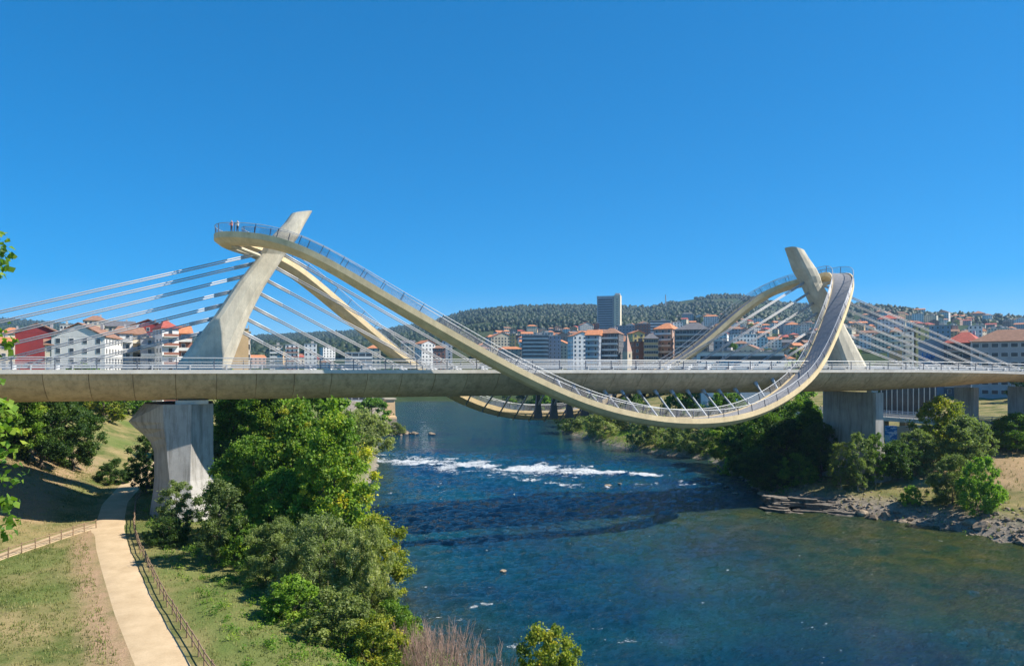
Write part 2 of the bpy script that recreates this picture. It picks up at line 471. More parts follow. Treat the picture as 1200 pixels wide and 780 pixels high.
# ------------------------------------------------------------------ river
def water_mat():
    m, nt, b = new_mat('river_water')
    sh = nt.nodes.new('ShaderNodeAttribute'); sh.attribute_name = 'shallow'
    fo = nt.nodes.new('ShaderNodeAttribute'); fo.attribute_name = 'foam'
    n1 = noise(nt, .05, 4, .6, 'World'); nf = noise(nt, 1.5, 9, .78, 'World', (1, .6, 1)); nw = noise(nt, 1.3, 6, .65, 'World', (1, 1.7, 1)); nb = noise(nt, .28, 4, .6, 'World')
    deep = ramp(nt, n1, [(.35, (.0009, .022, .064)), (.65, (.0025, .052, .072))])
    shal = ramp(nt, nb, [(.3, (.012, .046, .018)), (.7, (.085, .080, .014))])
    c = mixc(nt, sh.outputs['Fac'], deep, shal)
    ml = nt.nodes.new('ShaderNodeMath'); ml.operation = 'ADD'; nt.links.new(fo.outputs['Fac'], ml.inputs[0]); nt.links.new(nf, ml.inputs[1])
    fm = ramp(nt, ml.outputs[0], [(.78, (0, 0, 0)), (.95, (1, 1, 1))])
    c = mixc(nt, fm, c, (.55, .58, .60))
    nt.links.new(c, b.inputs['Base Color'])
    rr = ramp(nt, fm, [(0, (.035,) * 3), (1, (.7,) * 3)]); nt.links.new(rr, b.inputs['Roughness'])
    b.inputs['IOR'].default_value = 1.33
    nw2 = noise(nt, 4.5, 4, .6, 'World', (1, 1.9, 1))
    ad2 = nt.nodes.new('ShaderNodeMath'); ad2.operation = 'MULTIPLY_ADD'; ad2.inputs[1].default_value = .30
    nt.links.new(nw2, ad2.inputs[0]); nt.links.new(nw, ad2.inputs[2])
    bump(nt, b, ad2.outputs[0], 1.0, .6)
    return m
M['water'] = water_mat()
wa = np.linspace(130, 1330, 560)
wd = np.concatenate([np.geomspace(36, 330, 470), np.geomspace(333, 900, 70)])
WA, WD = np.meshgrid(wa, wd, indexing='ij')
WX = C[0] + FW[0] * WD + RT[0] * (WA - PCX) / F * WD
WY = C[1] + FW[1] * WD + RT[1] * (WA - PCX) / F * WD
def poly_dist(x, y, pts):
    best = np.full(x.shape, 1e9)
    for (x0, y0), (x1, y1) in zip(pts[:-1], pts[1:]):
        t = np.clip(((x - x0) * (x1 - x0) + (y - y0) * (y1 - y0)) / ((x1 - x0) ** 2 + (y1 - y0) ** 2), 0, 1)
        best = np.minimum(best, np.hypot(x - x0 - t * (x1 - x0), y - y0 - t * (y1 - y0)))
    return best
def wpts(lst): return [tuple(on_level(a, b, 0)[:2]) for a, b in lst]
rap1 = wpts([(430, 536), (500, 541), (560, 546), (620, 548), (680, 551), (735, 554), (768, 556)])
rap2 = wpts([(600, 560), (690, 570), (735, 571), (765, 567)])
rap3 = wpts([(800, 567), (840, 565), (880, 578)])
dA = poly_dist(WX, WY, rap1); dB = poly_dist(WX, WY, rap2); dC = poly_dist(WX, WY, rap3)
wob = fbm(WX / 9, WY / 9, 3, 31)
brk = fbm(WX / 4.5, WY / 3.2, 4, 34)
wA = np.interp(WA, [430, 520, 620, 700, 780], [11, 17, 14, 9, 4])
foam = np.exp(-(dA / wA) ** 2) * (.06 + .52 * np.clip(brk * 1.7 - .32, 0, 1) + .10 * np.exp(-(dA / 4.0) ** 2)) + np.exp(-(dB / 3.2) ** 2) * (.08 + .34 * brk) + np.exp(-(dC / 3) ** 2) * (.0 + .34 * brk)
fleck = fbm(WX / 2.2, WY / 1.3, 4, 41)
foam = foam + np.clip(fleck - .60, 0, 1) * 1.25 * sstep(.45, .6, fbm(WX / 25, WY / 25, 3, 43)) * (WD < 200)
fl2 = fbm(WX / 1.5, WY / .45, 3, 47); foam = foam + np.clip(fl2 - .74, 0, 1) * 2.4 * sstep(.42, .58, fbm(WX / 16, WY / 12, 3, 48)) * (WD < 170)
turb = np.exp(-(dA / 14) ** 2) + .7 * np.exp(-(dB / 6) ** 2) + .5 * np.exp(-(dC / 6) ** 2)
calm = sstep(185, 250, WD) * (1 - np.clip(turb, 0, 1))
amp = (.32 * (1 - .93 * calm) + .34 * turb)
wave = (fbm(WX / 2.6, WY / 1.3, 4, 51) - .5) * 1.1 + (np.abs(fbm(WX / 1.8, WY / .9, 3, 53) - .5)) * .5 + (fbm(WX / 9, WY / 6, 3, 57) - .5) * .9
WZ = amp * wave * 1.6 
WZ = WZ - WZ.mean()
bedz = ground(WX, WY)
shallow = sstep(-3.2, -.2, bedz) * .5
near_r = (1 - sstep(2, 72, XR(WY) - WX)) * (1 - sstep(-6, 4, WY)) * (.6 + .7 * (fbm(WX / 14, WY / 14, 3, 61)))
shallow = np.clip(np.maximum(shallow, near_r), 0, 1)
me = np_mesh('river', np.stack([WX, WY, WZ], -1).reshape(-1, 3), grid_quads(*WX.shape), M['water'], True, {'foam': foam.ravel(), 'shallow': shallow.ravel()})
tag(link('river', me), kind='structure')

# ------------------------------------------------------------------ paths
def strip(name, pts, widths, mat, zf, step=1.0, rag=.25, lift=.0):
    p = np.array(pts, float); seg = np.hypot(*(p[1:] - p[:-1]).T); L = np.concatenate([[0], np.cumsum(seg)])
    s = np.arange(0, L[-1], step)
    X = np.interp(s, L, p[:, 0]); Y = np.interp(s, L, p[:, 1])
    k = np.ones(9) / 9
    X = np.convolve(np.pad(X, 4, 'edge'), k, 'valid'); Y = np.convolve(np.pad(Y, 4, 'edge'), k, 'valid')
    tx = np.gradient(X); ty = np.gradient(Y); l = np.hypot(tx, ty); nx, ny = ty / l, -tx / l
    W = np.interp(s, np.linspace(0, L[-1], len(widths)), widths) / 2
    cols = [-1, -.86, -.4, 0, .4, .86, 1]
    V = []
    for c in cols:
        w = W * c + (np.sign(c) * (fbm(s / 2.2, s * 0 + c * 7, 3, 5) - .5) * rag if abs(c) == 1 else 0)
        x = X + nx * w; y = Y + ny * w
        V.append(np.stack([x, y, zf(x, y) + lift + .03 - .10 * abs(c) ** 4], -1))
    V = np.stack(V, 1)
    me = np_mesh(name, V.reshape(-1, 3), grid_quads(len(s), 7), mat, True)
    return link(name, me)
def path_mat():
    m, nt, b = new_mat('sandy_path')
    n1 = noise(nt, .5, 6, .65, 'World'); n2 = noise(nt, 9, 5, .7, 'World')
    c = ramp(nt, n1, [(.3, (.43, .31, .175)), (.7, (.58, .435, .265))])
    c = mixc(nt, .7, c, ramp(nt, n2, [(.3, (.82, .82, .82)), (.7, (1.08, 1.08, 1.08))]), 'MULTIPLY')
    nt.links.new(c, b.inputs['Base Color']); b.inputs['Roughness'].default_value = .95
    bump(nt, b, n2, .35, .04)
    return m
M['path'] = path_mat()
tag(strip('footpath', PATH, [3.7, 3.7, 3.7, 3.9, 4.6, 4.2, 3.6, 3.2], M['path'], lambda x, y: pz(y) + 0 * x, .5, .45, .0), kind='structure')
tag(strip('side_path', SIDE, [2.6, 2.2, 2.0, 2.0], M['path'], lambda x, y: 5.46 + 0 * x, .5, .5, .0), kind='structure')

# ------------------------------------------------------------------ the bridge
ZD = EYE                                       # top of the deck kerb
bridge = empty('cable_stayed_bridge', (56, 0, 0))
tag(bridge, 'cable-stayed road bridge with leaning pylons and a looping cream footwalk across the river', 'bridge')

HW = 10.5
def deck_params(x):
    dep = np.interp(x, [-90, 114, 132, 150, 220], [3.9, 3.9, 3.2, 1.9, 1.7])
    zt = ZD - np.interp(x, [120, 135, 160, 220], [0, .15, .75, 2.0])
    hw = HW + np.interp(x, [120, 140, 165, 220], [0, .6, 3.0, 10])
    return dep, zt, hw
def belly_sec(x):
    dep, zt, hw = (float(v) for v in deck_params(x))
    half = []
    for k in range(9):
        t = k / 8
        yy = hw - .25 - (hw - .25 - 4.6) * (t ** 1.25)
        zz = -.5 - (dep - .5) * math.sin(t * math.pi / 2) ** .92
        half.append((yy, zz))
    pts = [(x, -y, zt + z) for y, z in half] + [(x, y, zt + z) for y, z in half[::-1]]
    return pts
SEG = 4.7
xs = np.arange(-89, 205, SEG)
shared = None
for x0 in xs:
    if x0 + SEG < 114:
        if shared is None:
            sec = lambda xx: [(p[0] - xx + (xx), p[1], p[2]) for p in belly_sec(0)]
            a = [(.012, p[1], p[2]) for p in belly_sec(0)]; a2 = [(.05, p[1] , p[2] - .0) for p in belly_sec(0)]
            ins = [(.012, p[1] * .993, p[2] + .04) for p in belly_sec(0)]
            ine = [(SEG - .012, p[1] * .993, p[2] + .04) for p in belly_sec(0)]
            b_ = [(SEG - .05, p[1], p[2]) for p in belly_sec(0)]
            shared = MB().loft([ins, a2, b_, ine]).mesh('belly_panel', M['deck_conc'])
        link('belly_panel', shared, bridge, loc=(x0, 0, 0))
    else:
        s0 = belly_sec(x0 + .012); s1 = belly_sec(x0 + .05); s2 = belly_sec(x0 + SEG - .05); s3 = belly_sec(x0 + SEG - .012)
        s0 = [(p[0], p[1] * .993, p[2] + .04) for p in s0]; s3 = [(p[0], p[1] * .993, p[2] + .04) for p in s3]
        MB().loft([s0, s1, s2, s3]).build('belly_panel', M['deck_conc'], bridge)
# roadway slab, pavements and kerbs
dk = MB(); rd = MB(); kb = {1: MB(), -1: MB()}; pv = {1: MB(), -1: MB()}
sx_ = np.concatenate([np.array([-90, 0, 60, 114]), np.arange(118, 206, 4)])
def sec_strip(y0, y1, z0, z1):
    out = []
    for x in sx_:
        dep, zt, hw = (float(v) for v in deck_params(x)); e = hw - HW
        f = lambda y: y + (math.copysign(e, y) if abs(y) > 5 else 0)
        out.append([(x, f(y0), zt + z0), (x, f(y1), zt + z0), (x, f(y1), zt + z1), (x, f(y0), zt + z1)])
    return out
rd.loft(sec_strip(-7.9, 7.9, -.5, -.28)); rd.build('roadway', M['asphalt'], bridge)
for s in (-1, 1):
    kb[s].loft(sec_strip(s * 10.5, s * 10.05, -.48, .0)); kb[s].build('deck_kerb', M['curb'], bridge)
    pv[s].loft(sec_strip(s * 10.05, s * 7.9, -.5, -.14)); pv[s].build('pavement', M['curb'], bridge)
md = MB(); md.loft(sec_strip(-.9, .9, -.28, -.06)); md.build('median', M['curb'], bridge)

# deck railings: each a part with its posts as sub-parts
def tube_line(mb, pts, r, n=6):
    pts = np.array(pts, float)
    secs = []
    for i, p in enumerate(pts):
        t = pts[min(i + 1, len(pts) - 1)] - pts[max(i - 1, 0)]; t /= np.linalg.norm(t)
        u = np.cross(t, [0, 0, 1.]); u /= np.linalg.norm(u); w = np.cross(u, t)
        secs.append([p + r * (u * math.cos(2 * math.pi * k / n) + w * math.sin(2 * math.pi * k / n)) for k in range(n)])
    mb.loft(secs)
post_o = MB(); post_o.box((0, 0, .70), (.09, .13, 1.42)); post_o.box((0, 0, .03), (.22, .22, .05)); post_o = post_o.mesh('railing_post', M['steel_dark'])
post_i = MB(); post_i.box((0, 0, .38), (.12, .16, .78)); post_i.box((0, .1, .55), (.2, .12, .25)); post_i = post_i.mesh('barrier_post', M['steel'])
for s in (-1, 1):
    rail = MB()
    X = np.concatenate([np.arange(-88, 118, 8), np.arange(118, 200, 3)])
    for hgt, r in ((1.44, .07), (.92, .045), (.55, .045)):
        tube_line(rail, [(x, s * (10.28 + float(deck_params(x)[2]) - HW), float(deck_params(x)[1]) + hgt) for x in X], r)
    ro = rail.build('outer_railing', M['steel'], bridge)
    for x in np.arange(-86, 200, 4.3):
        link('railing_post', post_o, ro, loc=(x, s * (10.28 + float(deck_params(x)[2]) - HW), float(deck_params(x)[1])))
    bar = MB()
    for hgt in (.72, .42):
        for xa, xb in zip(X[:-1], X[1:]):
            ya = s * (7.95 + float(deck_params(xa)[2]) - HW); yb = s * (7.95 + float(deck_params(xb)[2]) - HW)
            za = float(deck_params(xa)[1]) + hgt - .14; zb = float(deck_params(xb)[1]) + hgt - .14
            secs = [[(xa, ya - .05, za - .09), (xa, ya + .05, za - .09), (xa, ya + .05, za + .09), (xa, ya - .05, za + .09)],
                    [(xb, yb - .05, zb - .09), (xb, yb + .05, zb - .09), (xb, yb + .05, zb + .09), (xb, yb - .05, zb + .09)]]
            bar.loft(secs)
    bo = bar.build('crash_barrier', M['steel'], bridge)
    for x in np.arange(-84.5, 200, 4.3):
        link('barrier_post', post_i, bo, loc=(x, s * (8.15 + float(deck_params(x)[2]) - HW), float(deck_params(x)[1]) - .14))

# piers
def pier(rows, back, name, label=None):
    secs = []
    for z, xl, b1, b2, xr, yf in rows:
        secs.append([(xl, -1.5 * back, z), (b1, yf, z), (b2, yf - .35, z), (xr, yf + 2.1, z), (xr, -yf - 2.1, z), (b2, -yf + .35, z), (b1, -yf, z), (xl, 1.5 * back, z)])
    o = MB().loft(secs).build(name, M['pier_conc'], bridge)
    return o
px0 = -2.8
prow = [(2.5, -5.4, -2.2, 2.1, 4.5, -10.2), (4.0, -5.2, -2.2, 1.6, 4.2, -9.3), (6.4, -4.9, -2.2, .6, 3.7, -7.9), (8.6, -4.6, -2.3, .1, 3.3, -7.0), (10.4, -4.45, -2.4, 0, 2.95, -6.6), (13.7, -4.5, -2.7, .05, 2.75, -6.5),
        (15.0, -4.9, -2.8, .1, 2.75, -6.5), (15.9, -5.6, -2.9, .1, 2.75, -6.5), (17.0, -6.8, -3.05, .1, 2.75, -6.5), (17.8, -7.5, -3.1, .1, 2.75, -6.5), (20.1, -5.7, -3.2, .15, 2.75, -6.5)]
p1 = pier([(z, px0 + a, px0 + b, px0 + c, px0 + d, y) for z, a, b, c, d, y in prow], 1, 'pier')
MB().box((px0 + .2, -5.6, 20.35), (3.9, 1.3, .5)).build('bearing', M['curb'], p1)
MB().box((px0 + .2, 5.6, 20.35), (3.9, 1.3, .5)).build('bearing', M['curb'], p1)
qx = 113.4
qrow = [(1.5, -1.9, -1.2, 1.6, 3.2, -8.6), (4.5, -1.6, -1.1, 1.3, 2.4, -8.0), (8, -1.35, -1.05, 1.05, 1.6, -7.3), (12, -1.2, -1.0, .9, 1.15, -7.0), (16, -1.15, -1.0, .85, 1.0, -7.0), (20.3, -1.15, -1.0, .85, 1.0, -7.0)]
secs = []
for z, a, b, c, d, y in qrow:
    secs.append([(qx + a, y + .5, z), (qx + b, y, z), (qx + c, y, z), (qx + d, y + .5, z), (qx + d, 5.4 - (y + 7), z), (qx + c, 5.9 - (y + 7), z), (qx + b, 5.9 - (y + 7), z), (qx + a, 5.4 - (y + 7), z)])
p2 = MB().loft(secs).build('pier', M['pier_conc'], bridge)
for yy in (-5.3, 4.2):
    MB().box((qx, yy, 20.48), (1.5, 1.2, .4)).build('bearing', M['curb'], p2)

# pylons: octagonal leaning masts, the tip cut on a slant
def pylon(mirror):
    f = (lambda x: x) if not mirror else (lambda x: 111.6 - x)
    # (height above kerb, x of left edge, x of right edge, half width across)
    rows = [(-.3, -5.2, 1.9, 2.5), (2.0, -3.7, 2.75, 2.35), (7.5, 0.2, 4.7, 2.05), (11.5, 2.7, 6.6, 1.85), (14.5, 4.9, 8.4, 1.7), (16.0, 6.0, 9.3, 1.65), (17.2, 6.6, 10.1, 1.9), (18.6, 7.5, 11.1, 1.95), (20.5, 9.2, 12.0, 1.75)]
    secs = []
    for z, a, b, w in rows:
        c = (a + b) / 2; h = (b - a) / 2
        ring = []
        for k in range(16):
            t = 2 * math.pi * k / 16
            cx, sy = math.cos(t), math.sin(t)
            e = .62
            ring.append((f(c + h * math.copysign(abs(cx) ** e, cx)), w * math.copysign(abs(sy) ** e, sy), ZD + z))
        secs.append(ring)
    a, b, w = 10.15, 13.1, 1.5                                   # slanted tip
    tip = []
    for k in range(16):
        t = 2 * math.pi * k / 16; cx, sy = math.cos(t), math.sin(t); e = .62
        x = (a + b) / 2 + (b - a) / 2 * math.copysign(abs(cx) ** e, cx)
        tip.append((f(x), w * math.copysign(abs(sy) ** e, sy), ZD + 21.9 + .62 * (x - a) / (b - a)))
    secs.append(tip)
    o = MB().loft(secs).build('pylon', M['pylon'], bridge)
    return o, f
PYL = []
for mir in (False, True):
    po, f = pylon(mir)
    PYL.append((po, f))
    MB().box((f(-1.3), 0, ZD - .1), (7.2, 5.6, .5)).build('pylon_plinth', M['curb'], po)

# stay cables: seven levels on both sides of each pylon, two strands each
out_top = [(298, 298.5), (290, 310.5), (282, 324.6), (267, 342.6), (256, 358.5), (238, 376), (226, 392.6)]
out_at0 = [(0, 365.6), (0, 377), (15, 388.7), (0, 406), (33, 414), (85, 414), (138, 414)]
in_top = [(332, 298), (322, 313), (312, 328), (303, 343), (297, 360), (288, 373), (280, 387)]
in_bot = [(553, 424), (520, 423), (490, 423), (457, 424), (420, 424), (387, 424), (350, 424)]
def on_axis(x, y):
    dr = unp(x, y, 1.0) - C
    t = -C[1] / dr[1]
    return C + dr * t
def strand(p, q, po, f):
    for dz in (-.14, .14):
        a = np.array([f(p[0]), 0, p[2] + dz]); b = np.array([f(q[0]), 0, q[2] + dz])
        mb = MB().tube(a, b, .085, n=7)
        co = mb.build('stay_cable', M['cable'], bridge, smooth=True)
        d = (b - a) / np.linalg.norm(b - a)
        MB().tube(a - d * .6, a + d * 3.6, .14, .12, n=8).build('cable_socket', M['steel'], co, smooth=True)
        MB().tube(b - d * 1.4, b + d * .2, .13, .16, n=8).build('cable_socket', M['steel'], co, smooth=True)
for po, f in PYL:
    for k in range(7):
        a = on_axis(*out_top[k]); b = on_axis(*out_at0[k])
        t = (ZD - .1 - a[2]) / (b[2] - a[2]); b = a + (b - a) * t
        e_ = (a - b) / np.linalg.norm(a - b); strand(a + e_ * 1.8, b, po, f)
        a = on_axis(*in_top[k]); b = on_axis(*in_bot[k])
        t = (ZD - .1 - a[2]) / (b[2] - a[2]); b = a + (b - a) * t
        strand(a, b, po, f)

# ---- the looping walkway
RCX, RA, RB, RW = 55.6, 53.7, 16.0, 1.8
def rplan(t, off=0.0):
    c, s = np.cos(t), np.sin(t)
    nx, ny = c / RA, s / RB; l = np.hypot(nx, ny)
    return RCX + RA * c + nx / l * off, RB * s + ny / l * off
near = [(255, 273), (276.7, 272.3), (310, 275), (340, 282.7), (366.7, 294), (400, 311.7), (433, 331.7), (466.7, 351.7), (500, 370.7), (533, 390), (566.7, 409), (600, 428), (633, 443.5), (666.7, 460), (700, 472.7), (733, 481.7), (766.7, 488.3), (800, 491.7), (833, 491.7), (866.7, 488), (900, 477.5), (933, 458), (960, 433.3)]
farp = [(350, 310), (383, 336.7), (416.7, 366.7), (450, 395), (476.7, 418), (540, 462), (560, 470), (581.7, 478), (610, 483), (635, 484), (660, 482.5), (685, 481), (793, 424), (810, 413), (833, 394), (866.7, 363), (900, 339), (927, 329)]
tz = []
for pts, ta, tb, off in ((near, math.pi + .02, 2 * math.pi - .8, RW), (farp, .3, math.pi - .02, -RW)):
    ts = np.linspace(ta, tb, 6000); X, Y = rplan(ts, off)
    sx, _, d = proj(np.stack([X, Y, 0 * X + EYE], -1))
    for x, y in pts:
        i = int(np.argmin(np.abs(sx - x))); tz.append((ts[i], (HY - y) / F * d[i]))
tz += [(5.68, 8.3), (5.80, 12.3), (5.93, 15.4), (6.08, 17.3), (6.22, 18.2), (.12, 18.2), (2.75, 17.9), (3.0, 18.3)]
tz.sort()
tt = np.array([a for a, b in tz]); zz = np.array([b for a, b in tz])
tt3 = np.concatenate([tt - 2 * math.pi, tt, tt + 2 * math.pi]); zz3 = np.tile(zz, 3)
fine = np.linspace(0, 2 * math.pi, 2000, endpoint=False)
zf = np.interp(fine, tt3, zz3)
ker = np.hanning(91); ker /= ker.sum()
zf = np.convolve(np.tile(zf, 3), ker, 'same')[2000:4000]
NR = 260
# resample evenly by length
X, Y = rplan(fine)
seg = np.sqrt(np.diff(np.append(X, X[0])) ** 2 + np.diff(np.append(Y, Y[0])) ** 2 + np.diff(np.append(zf, zf[0])) ** 2)
L = np.concatenate([[0], np.cumsum(seg)]); LR = L[-1]
def rib_t(s):
    return np.interp(np.mod(s, LR), L, np.append(fine, 2 * math.pi))
def rib(s, off=0.0, dz=0.0):
    t = rib_t(s); x, y = rplan(t, off)
    return np.array([x, y, ZD + np.interp(t, np.append(fine, 2 * math.pi), np.append(zf, zf[0])) + dz])
def frame(s):
    a = rib(s - .3); b = rib(s + .3); T = (b - a) / np.linalg.norm(b - a)
    p = rib(s); o = rib(s, 1.0) - p; o[2] = 0; o /= np.linalg.norm(o)
    u = np.cross(T, o); u *= np.sign(u[2]); u /= np.linalg.norm(u)
    return p, T, o, u
prof_body = [(-1.86, .16), (-1.88, -.60), (-1.1, -1.22), (-.4, -1.42), (.4, -1.42), (1.1, -1.22), (1.88, -.60), (1.86, .16), (1.64, .16), (1.64, -.05), (-1.64, -.05), (-1.64, .16)]
prof_walk = [(-1.62, -.045), (1.62, -.045), (1.62, .015), (-1.62, .015)]
prof_e1 = [(1.64, -.055), (1.86, -.055), (1.86, .16), (1.64, .16)]
prof_e2 = [(-1.86, -.055), (-1.64, -.055), (-1.64, .16), (-1.86, .16)]
def sweep(prof):
    secs = []
    for i in range(NR):
        p, T, o, u = frame(LR * i / NR)
        secs.append([p + o * a + u * b for a, b in prof])
    return MB().loft(secs, closed=True)
walk = sweep(prof_body).build('walkway', M['ribbon'], bridge, smooth=False)
for p_ in walk.data.polygons: p_.use_smooth = False
tag(walk, 'cream box-section footwalk looping over both pylons and under the deck')
sweep(prof_walk).build('walking_surface', M['walk_top'], walk)
# walkway railings
wpost = MB(); wpost.box((0, 0, .62), (.07, .1, 1.24)); wpost = wpost.mesh('railing_post', M['steel_dark'])
for side in (-1, 1):
    for hgt, r, mt, nm in ((1.32, .05, 'steel', 'handrail'), (.0, 0, '', '')):
        if not nm: continue
        mb = MB()
        secs = []
        for i in range(NR):
            p, T, o, u = frame(LR * i / NR)
            q = p + o * side * 1.75 + u * hgt
            secs.append([q + o * r * math.cos(k * math.pi / 3) + u * r * math.sin(k * math.pi / 3) for k in range(6)])
        hr = mb.loft(secs, closed=True).build(nm, M[mt], walk)
    wires = MB()
    for k in range(8):
        secs = []
        for i in range(NR):
            p, T, o, u = frame(LR * i / NR)
            q = p + o * side * 1.75 + u * (.27 + k * .125); r = .012
            secs.append([q + o * r, q + u * r, q - o * r, q - u * r])
        wires.loft(secs, closed=True)
    tag(wires.build('railing_wires', M['steel_dark'], walk), kind='stuff')
    for i in range(int(LR / 2.9)):
        p, T, o, u = frame(i * 2.9)
        po = link('railing_post', wpost, walk, loc=p + o * side * 1.75 + u * .1)
        rot = Matrix((T - u * 0, np.cross(u, T), u)).transposed().to_quaternion()
        po.rotation_mode = 'QUATERNION'; po.rotation_quaternion = rot
# struts from deck belly to the footwalk where it hangs below
def strut_at(x, side):
    ts = np.linspace(math.pi + .2, 2 * math.pi - .2, 3000) if side < 0 else np.linspace(.2, math.pi - .2, 3000)
    X, Y = rplan(ts, -1.3); i = int(np.argmin(np.abs(X - x)))
    zc = float(np.interp(ts[i], fine, zf))
    if zc > -1.9: return
    yi = float(Y[i])
    z0 = max(-3.2, min(-1.4, zc + 2.5)); y0 = -side * -1 * 0
    # belly half width at that height
    hs_ = belly_sec(0)[:9]
    yb = np.interp(-z0, [ZD - p[2] for p in hs_], [-p[1] for p in hs_])
    a = (x, side * (yb - .35), ZD + z0); b = (x, yi, ZD + zc - 1.12); e = np.array(b) - np.array(a); e /= np.linalg.norm(e)
    st = MB().tube(a, np.array(b) + e * .5, .19, .13, n=8).build('strut', M['strut'], bridge, smooth=True)
    MB().tube(np.array(a) - e * .3, np.array(a) + e * 1.3, .42, .20, n=8).build('strut_bracket', M['strut'], st, smooth=True)
    if side > 0 and x > 50.5:
        q_ = np.array([x, side * 11.2, 0]); zb_ = ZD + zc - .9
        MB().loft([[(x - w_, side * 11.2 - .25, z_), (x + w_, side * 11.2 - .25, z_), (x + w_, side * 11.2 + .25, z_), (x - w_, side * 11.2 + .25, z_)] for z_, w_ in ((ZD - 2.4, .28), (ZD - 5.2, .34), (zb_, .8))]).build('strut_fin', M['fin_steel'], st)
    MB().tube(np.array(b) + e * .5, np.array(b) + e * .75, .2, .2, n=8).build('strut_cap', M['curb'], st)
for x in np.arange(38, 96, 3.05):
    strut_at(x, -1); strut_at(x, 1)
# brackets carrying the crest of the footwalk from the pylon heads
for po, f in PYL:
    for yy in (-.7, .7):
        MB().tube((f(7.4), yy, ZD + 15.2), (f(2.3), yy * 2.2, ZD + 16.9), .34, .26, n=8).build('support_arm', M['pylon'], po)

# ------------------------------------------------------------------ vegetation prototypes
def leaf_cloud(clumps, n, leaf, aspect, rng, tint_var=.22, up=.35, fill=2.0, top_tint=.0):
    """n leaf quads spread through clumps (x, y, z, r); returns verts, quads, tint"""
    cl = np.array(clumps, float)
    w = cl[:, 3] ** 2.3; idx = rng.choice(len(cl), n, p=w / w.sum())
    dirs = rng.normal(size=(n, 3)); dirs /= np.linalg.norm(dirs, axis=1)[:, None]
    rad = np.minimum(np.abs(rng.normal(size=n)) * .42 + .35 * rng.random(n) ** .5, 1.7)
    pos = cl[idx, :3] + dirs * (cl[idx, 3] * rad)[:, None] * np.array([1, 1, .85])
    nrm = dirs * .7 + rng.normal(size=(n, 3)) * .75; nrm[:, 2] += up
    nrm /= np.linalg.norm(nrm, axis=1)[:, None]
    a = rng.normal(size=(n, 3)); a -= nrm * np.sum(a * nrm, 1)[:, None]; a /= np.linalg.norm(a, axis=1)[:, None]
    b = np.cross(nrm, a)
    L = leaf * (.6 + .8 * rng.random(n)); W = L * aspect
    a *= (L / 2)[:, None]; b *= (W / 2)[:, None]
    bend = nrm * (L * .12)[:, None]
    V = np.stack([pos - a - bend, pos + b, pos + a - bend, pos - b], 1).reshape(-1, 3)
    Q = np.arange(4 * n).reshape(-1, 4)
    ct = rng.normal(size=len(cl)) * tint_var
    zspan = cl[:, 2].max() - cl[:, 2].min() + 1e-6
    tint = np.clip(.42 + ct[idx] + rng.normal(size=n) * .17 + top_tint * ((cl[idx, 2] - cl[:, 2].min()) / zspan - .5), 0, 1)
    return V, Q, np.repeat(tint, 4)

def trunk_mesh(name, H, r0, clumps, nl, rng, base=.0, stems=1, spread=.0):
    mb = MB()
    for s in range(stems):
        ang = rng.random() * 6.28
        p = np.array([spread * math.cos(ang) * .25, spread * math.sin(ang) * .25, -.6])
        tip = np.array([spread * math.cos(ang), spread * math.sin(ang), H * (.86 if stems == 1 else .6)])
        k = 6; prev = p; pr = r0 * (1.25 if stems == 1 else .8)
        axis = [p]
        for i in range(1, k + 1):
            q = p + (tip - p) * i / k + np.append(rng.normal(size=2) * H * .008, 0)
            r = r0 * (1 - i / k * .88) * (1 if stems == 1 else .6)
            mb.tube(prev, q, pr, r, n=7, cap=(i == k)); prev = q; pr = r; axis.append(q)
        pick = rng.choice(len(clumps), min(nl // stems, len(clumps)), replace=False)
        for c in pick:
            e = np.array(clumps[c][:3]); h = max(.15 * H, e[2] - .45 * np.hypot(e[0], e[1]) - .3)
            i = min(k - 1, int(h / (tip[2] + .01) * k)); st = axis[max(1, i)]
            mid = (st + e) / 2 + np.array([0, 0, -.06 * np.linalg.norm(e - st)])
            mb.tube(st, mid, r0 * .32, r0 * .2, n=5, cap=False); mb.tube(mid, e, r0 * .2, r0 * .05, n=4, cap=False)
    return mb.mesh(name, M['bark'], True)

def shape(name, H, R, base, prof, ncl, rcl, nleaf, leaf, aspect, seed, r0=.22, nl=18, stems=1, spread=0, **kw):
    rng = np.random.default_rng(seed)
    cl = []
    while len(cl) < ncl:
        h = rng.random(); rr = prof(h)
        if rng.random() > rr + .12: continue
        a = rng.random() * 2 * math.pi; q = rng.random() ** .42
        lob = 1 + .22 * math.sin(3 * a + seed) * math.sin(5 * h + seed) + .12 * math.sin(7 * a + 3 * h)
        rad = R * rr * q * lob
        rc = rcl[0] + (rcl[1] - rcl[0]) * rng.random() ** 1.5
        cl.append((rad * math.cos(a), rad * math.sin(a), H * (base + (1 - base) * h) - rc * .5 * (h > .85), rc))
    V, Q, T = leaf_cloud(cl, nleaf, leaf, aspect, rng, **kw)
    cm = np_mesh('crown', V, Q, M['broad'], False, {'tint': T})
    tm = trunk_mesh('trunk', H, r0, cl, nl, rng, stems=stems, spread=spread)
    return cm, tm, H, R
pro_tall = lambda h: max(0.06, (math.sin(math.pi * min(1, h * .93 + .1)) ** .8) * (1 - .45 * h))
pro_round = lambda h: max(0.08, math.sin(math.pi * (.12 + .86 * h)) ** .6)
pro_dome = lambda h: max(0.1, math.cos(h * math.pi / 2 * .95) ** .5)
pro_cone = lambda h: max(.05, (1 - h) ** .8)
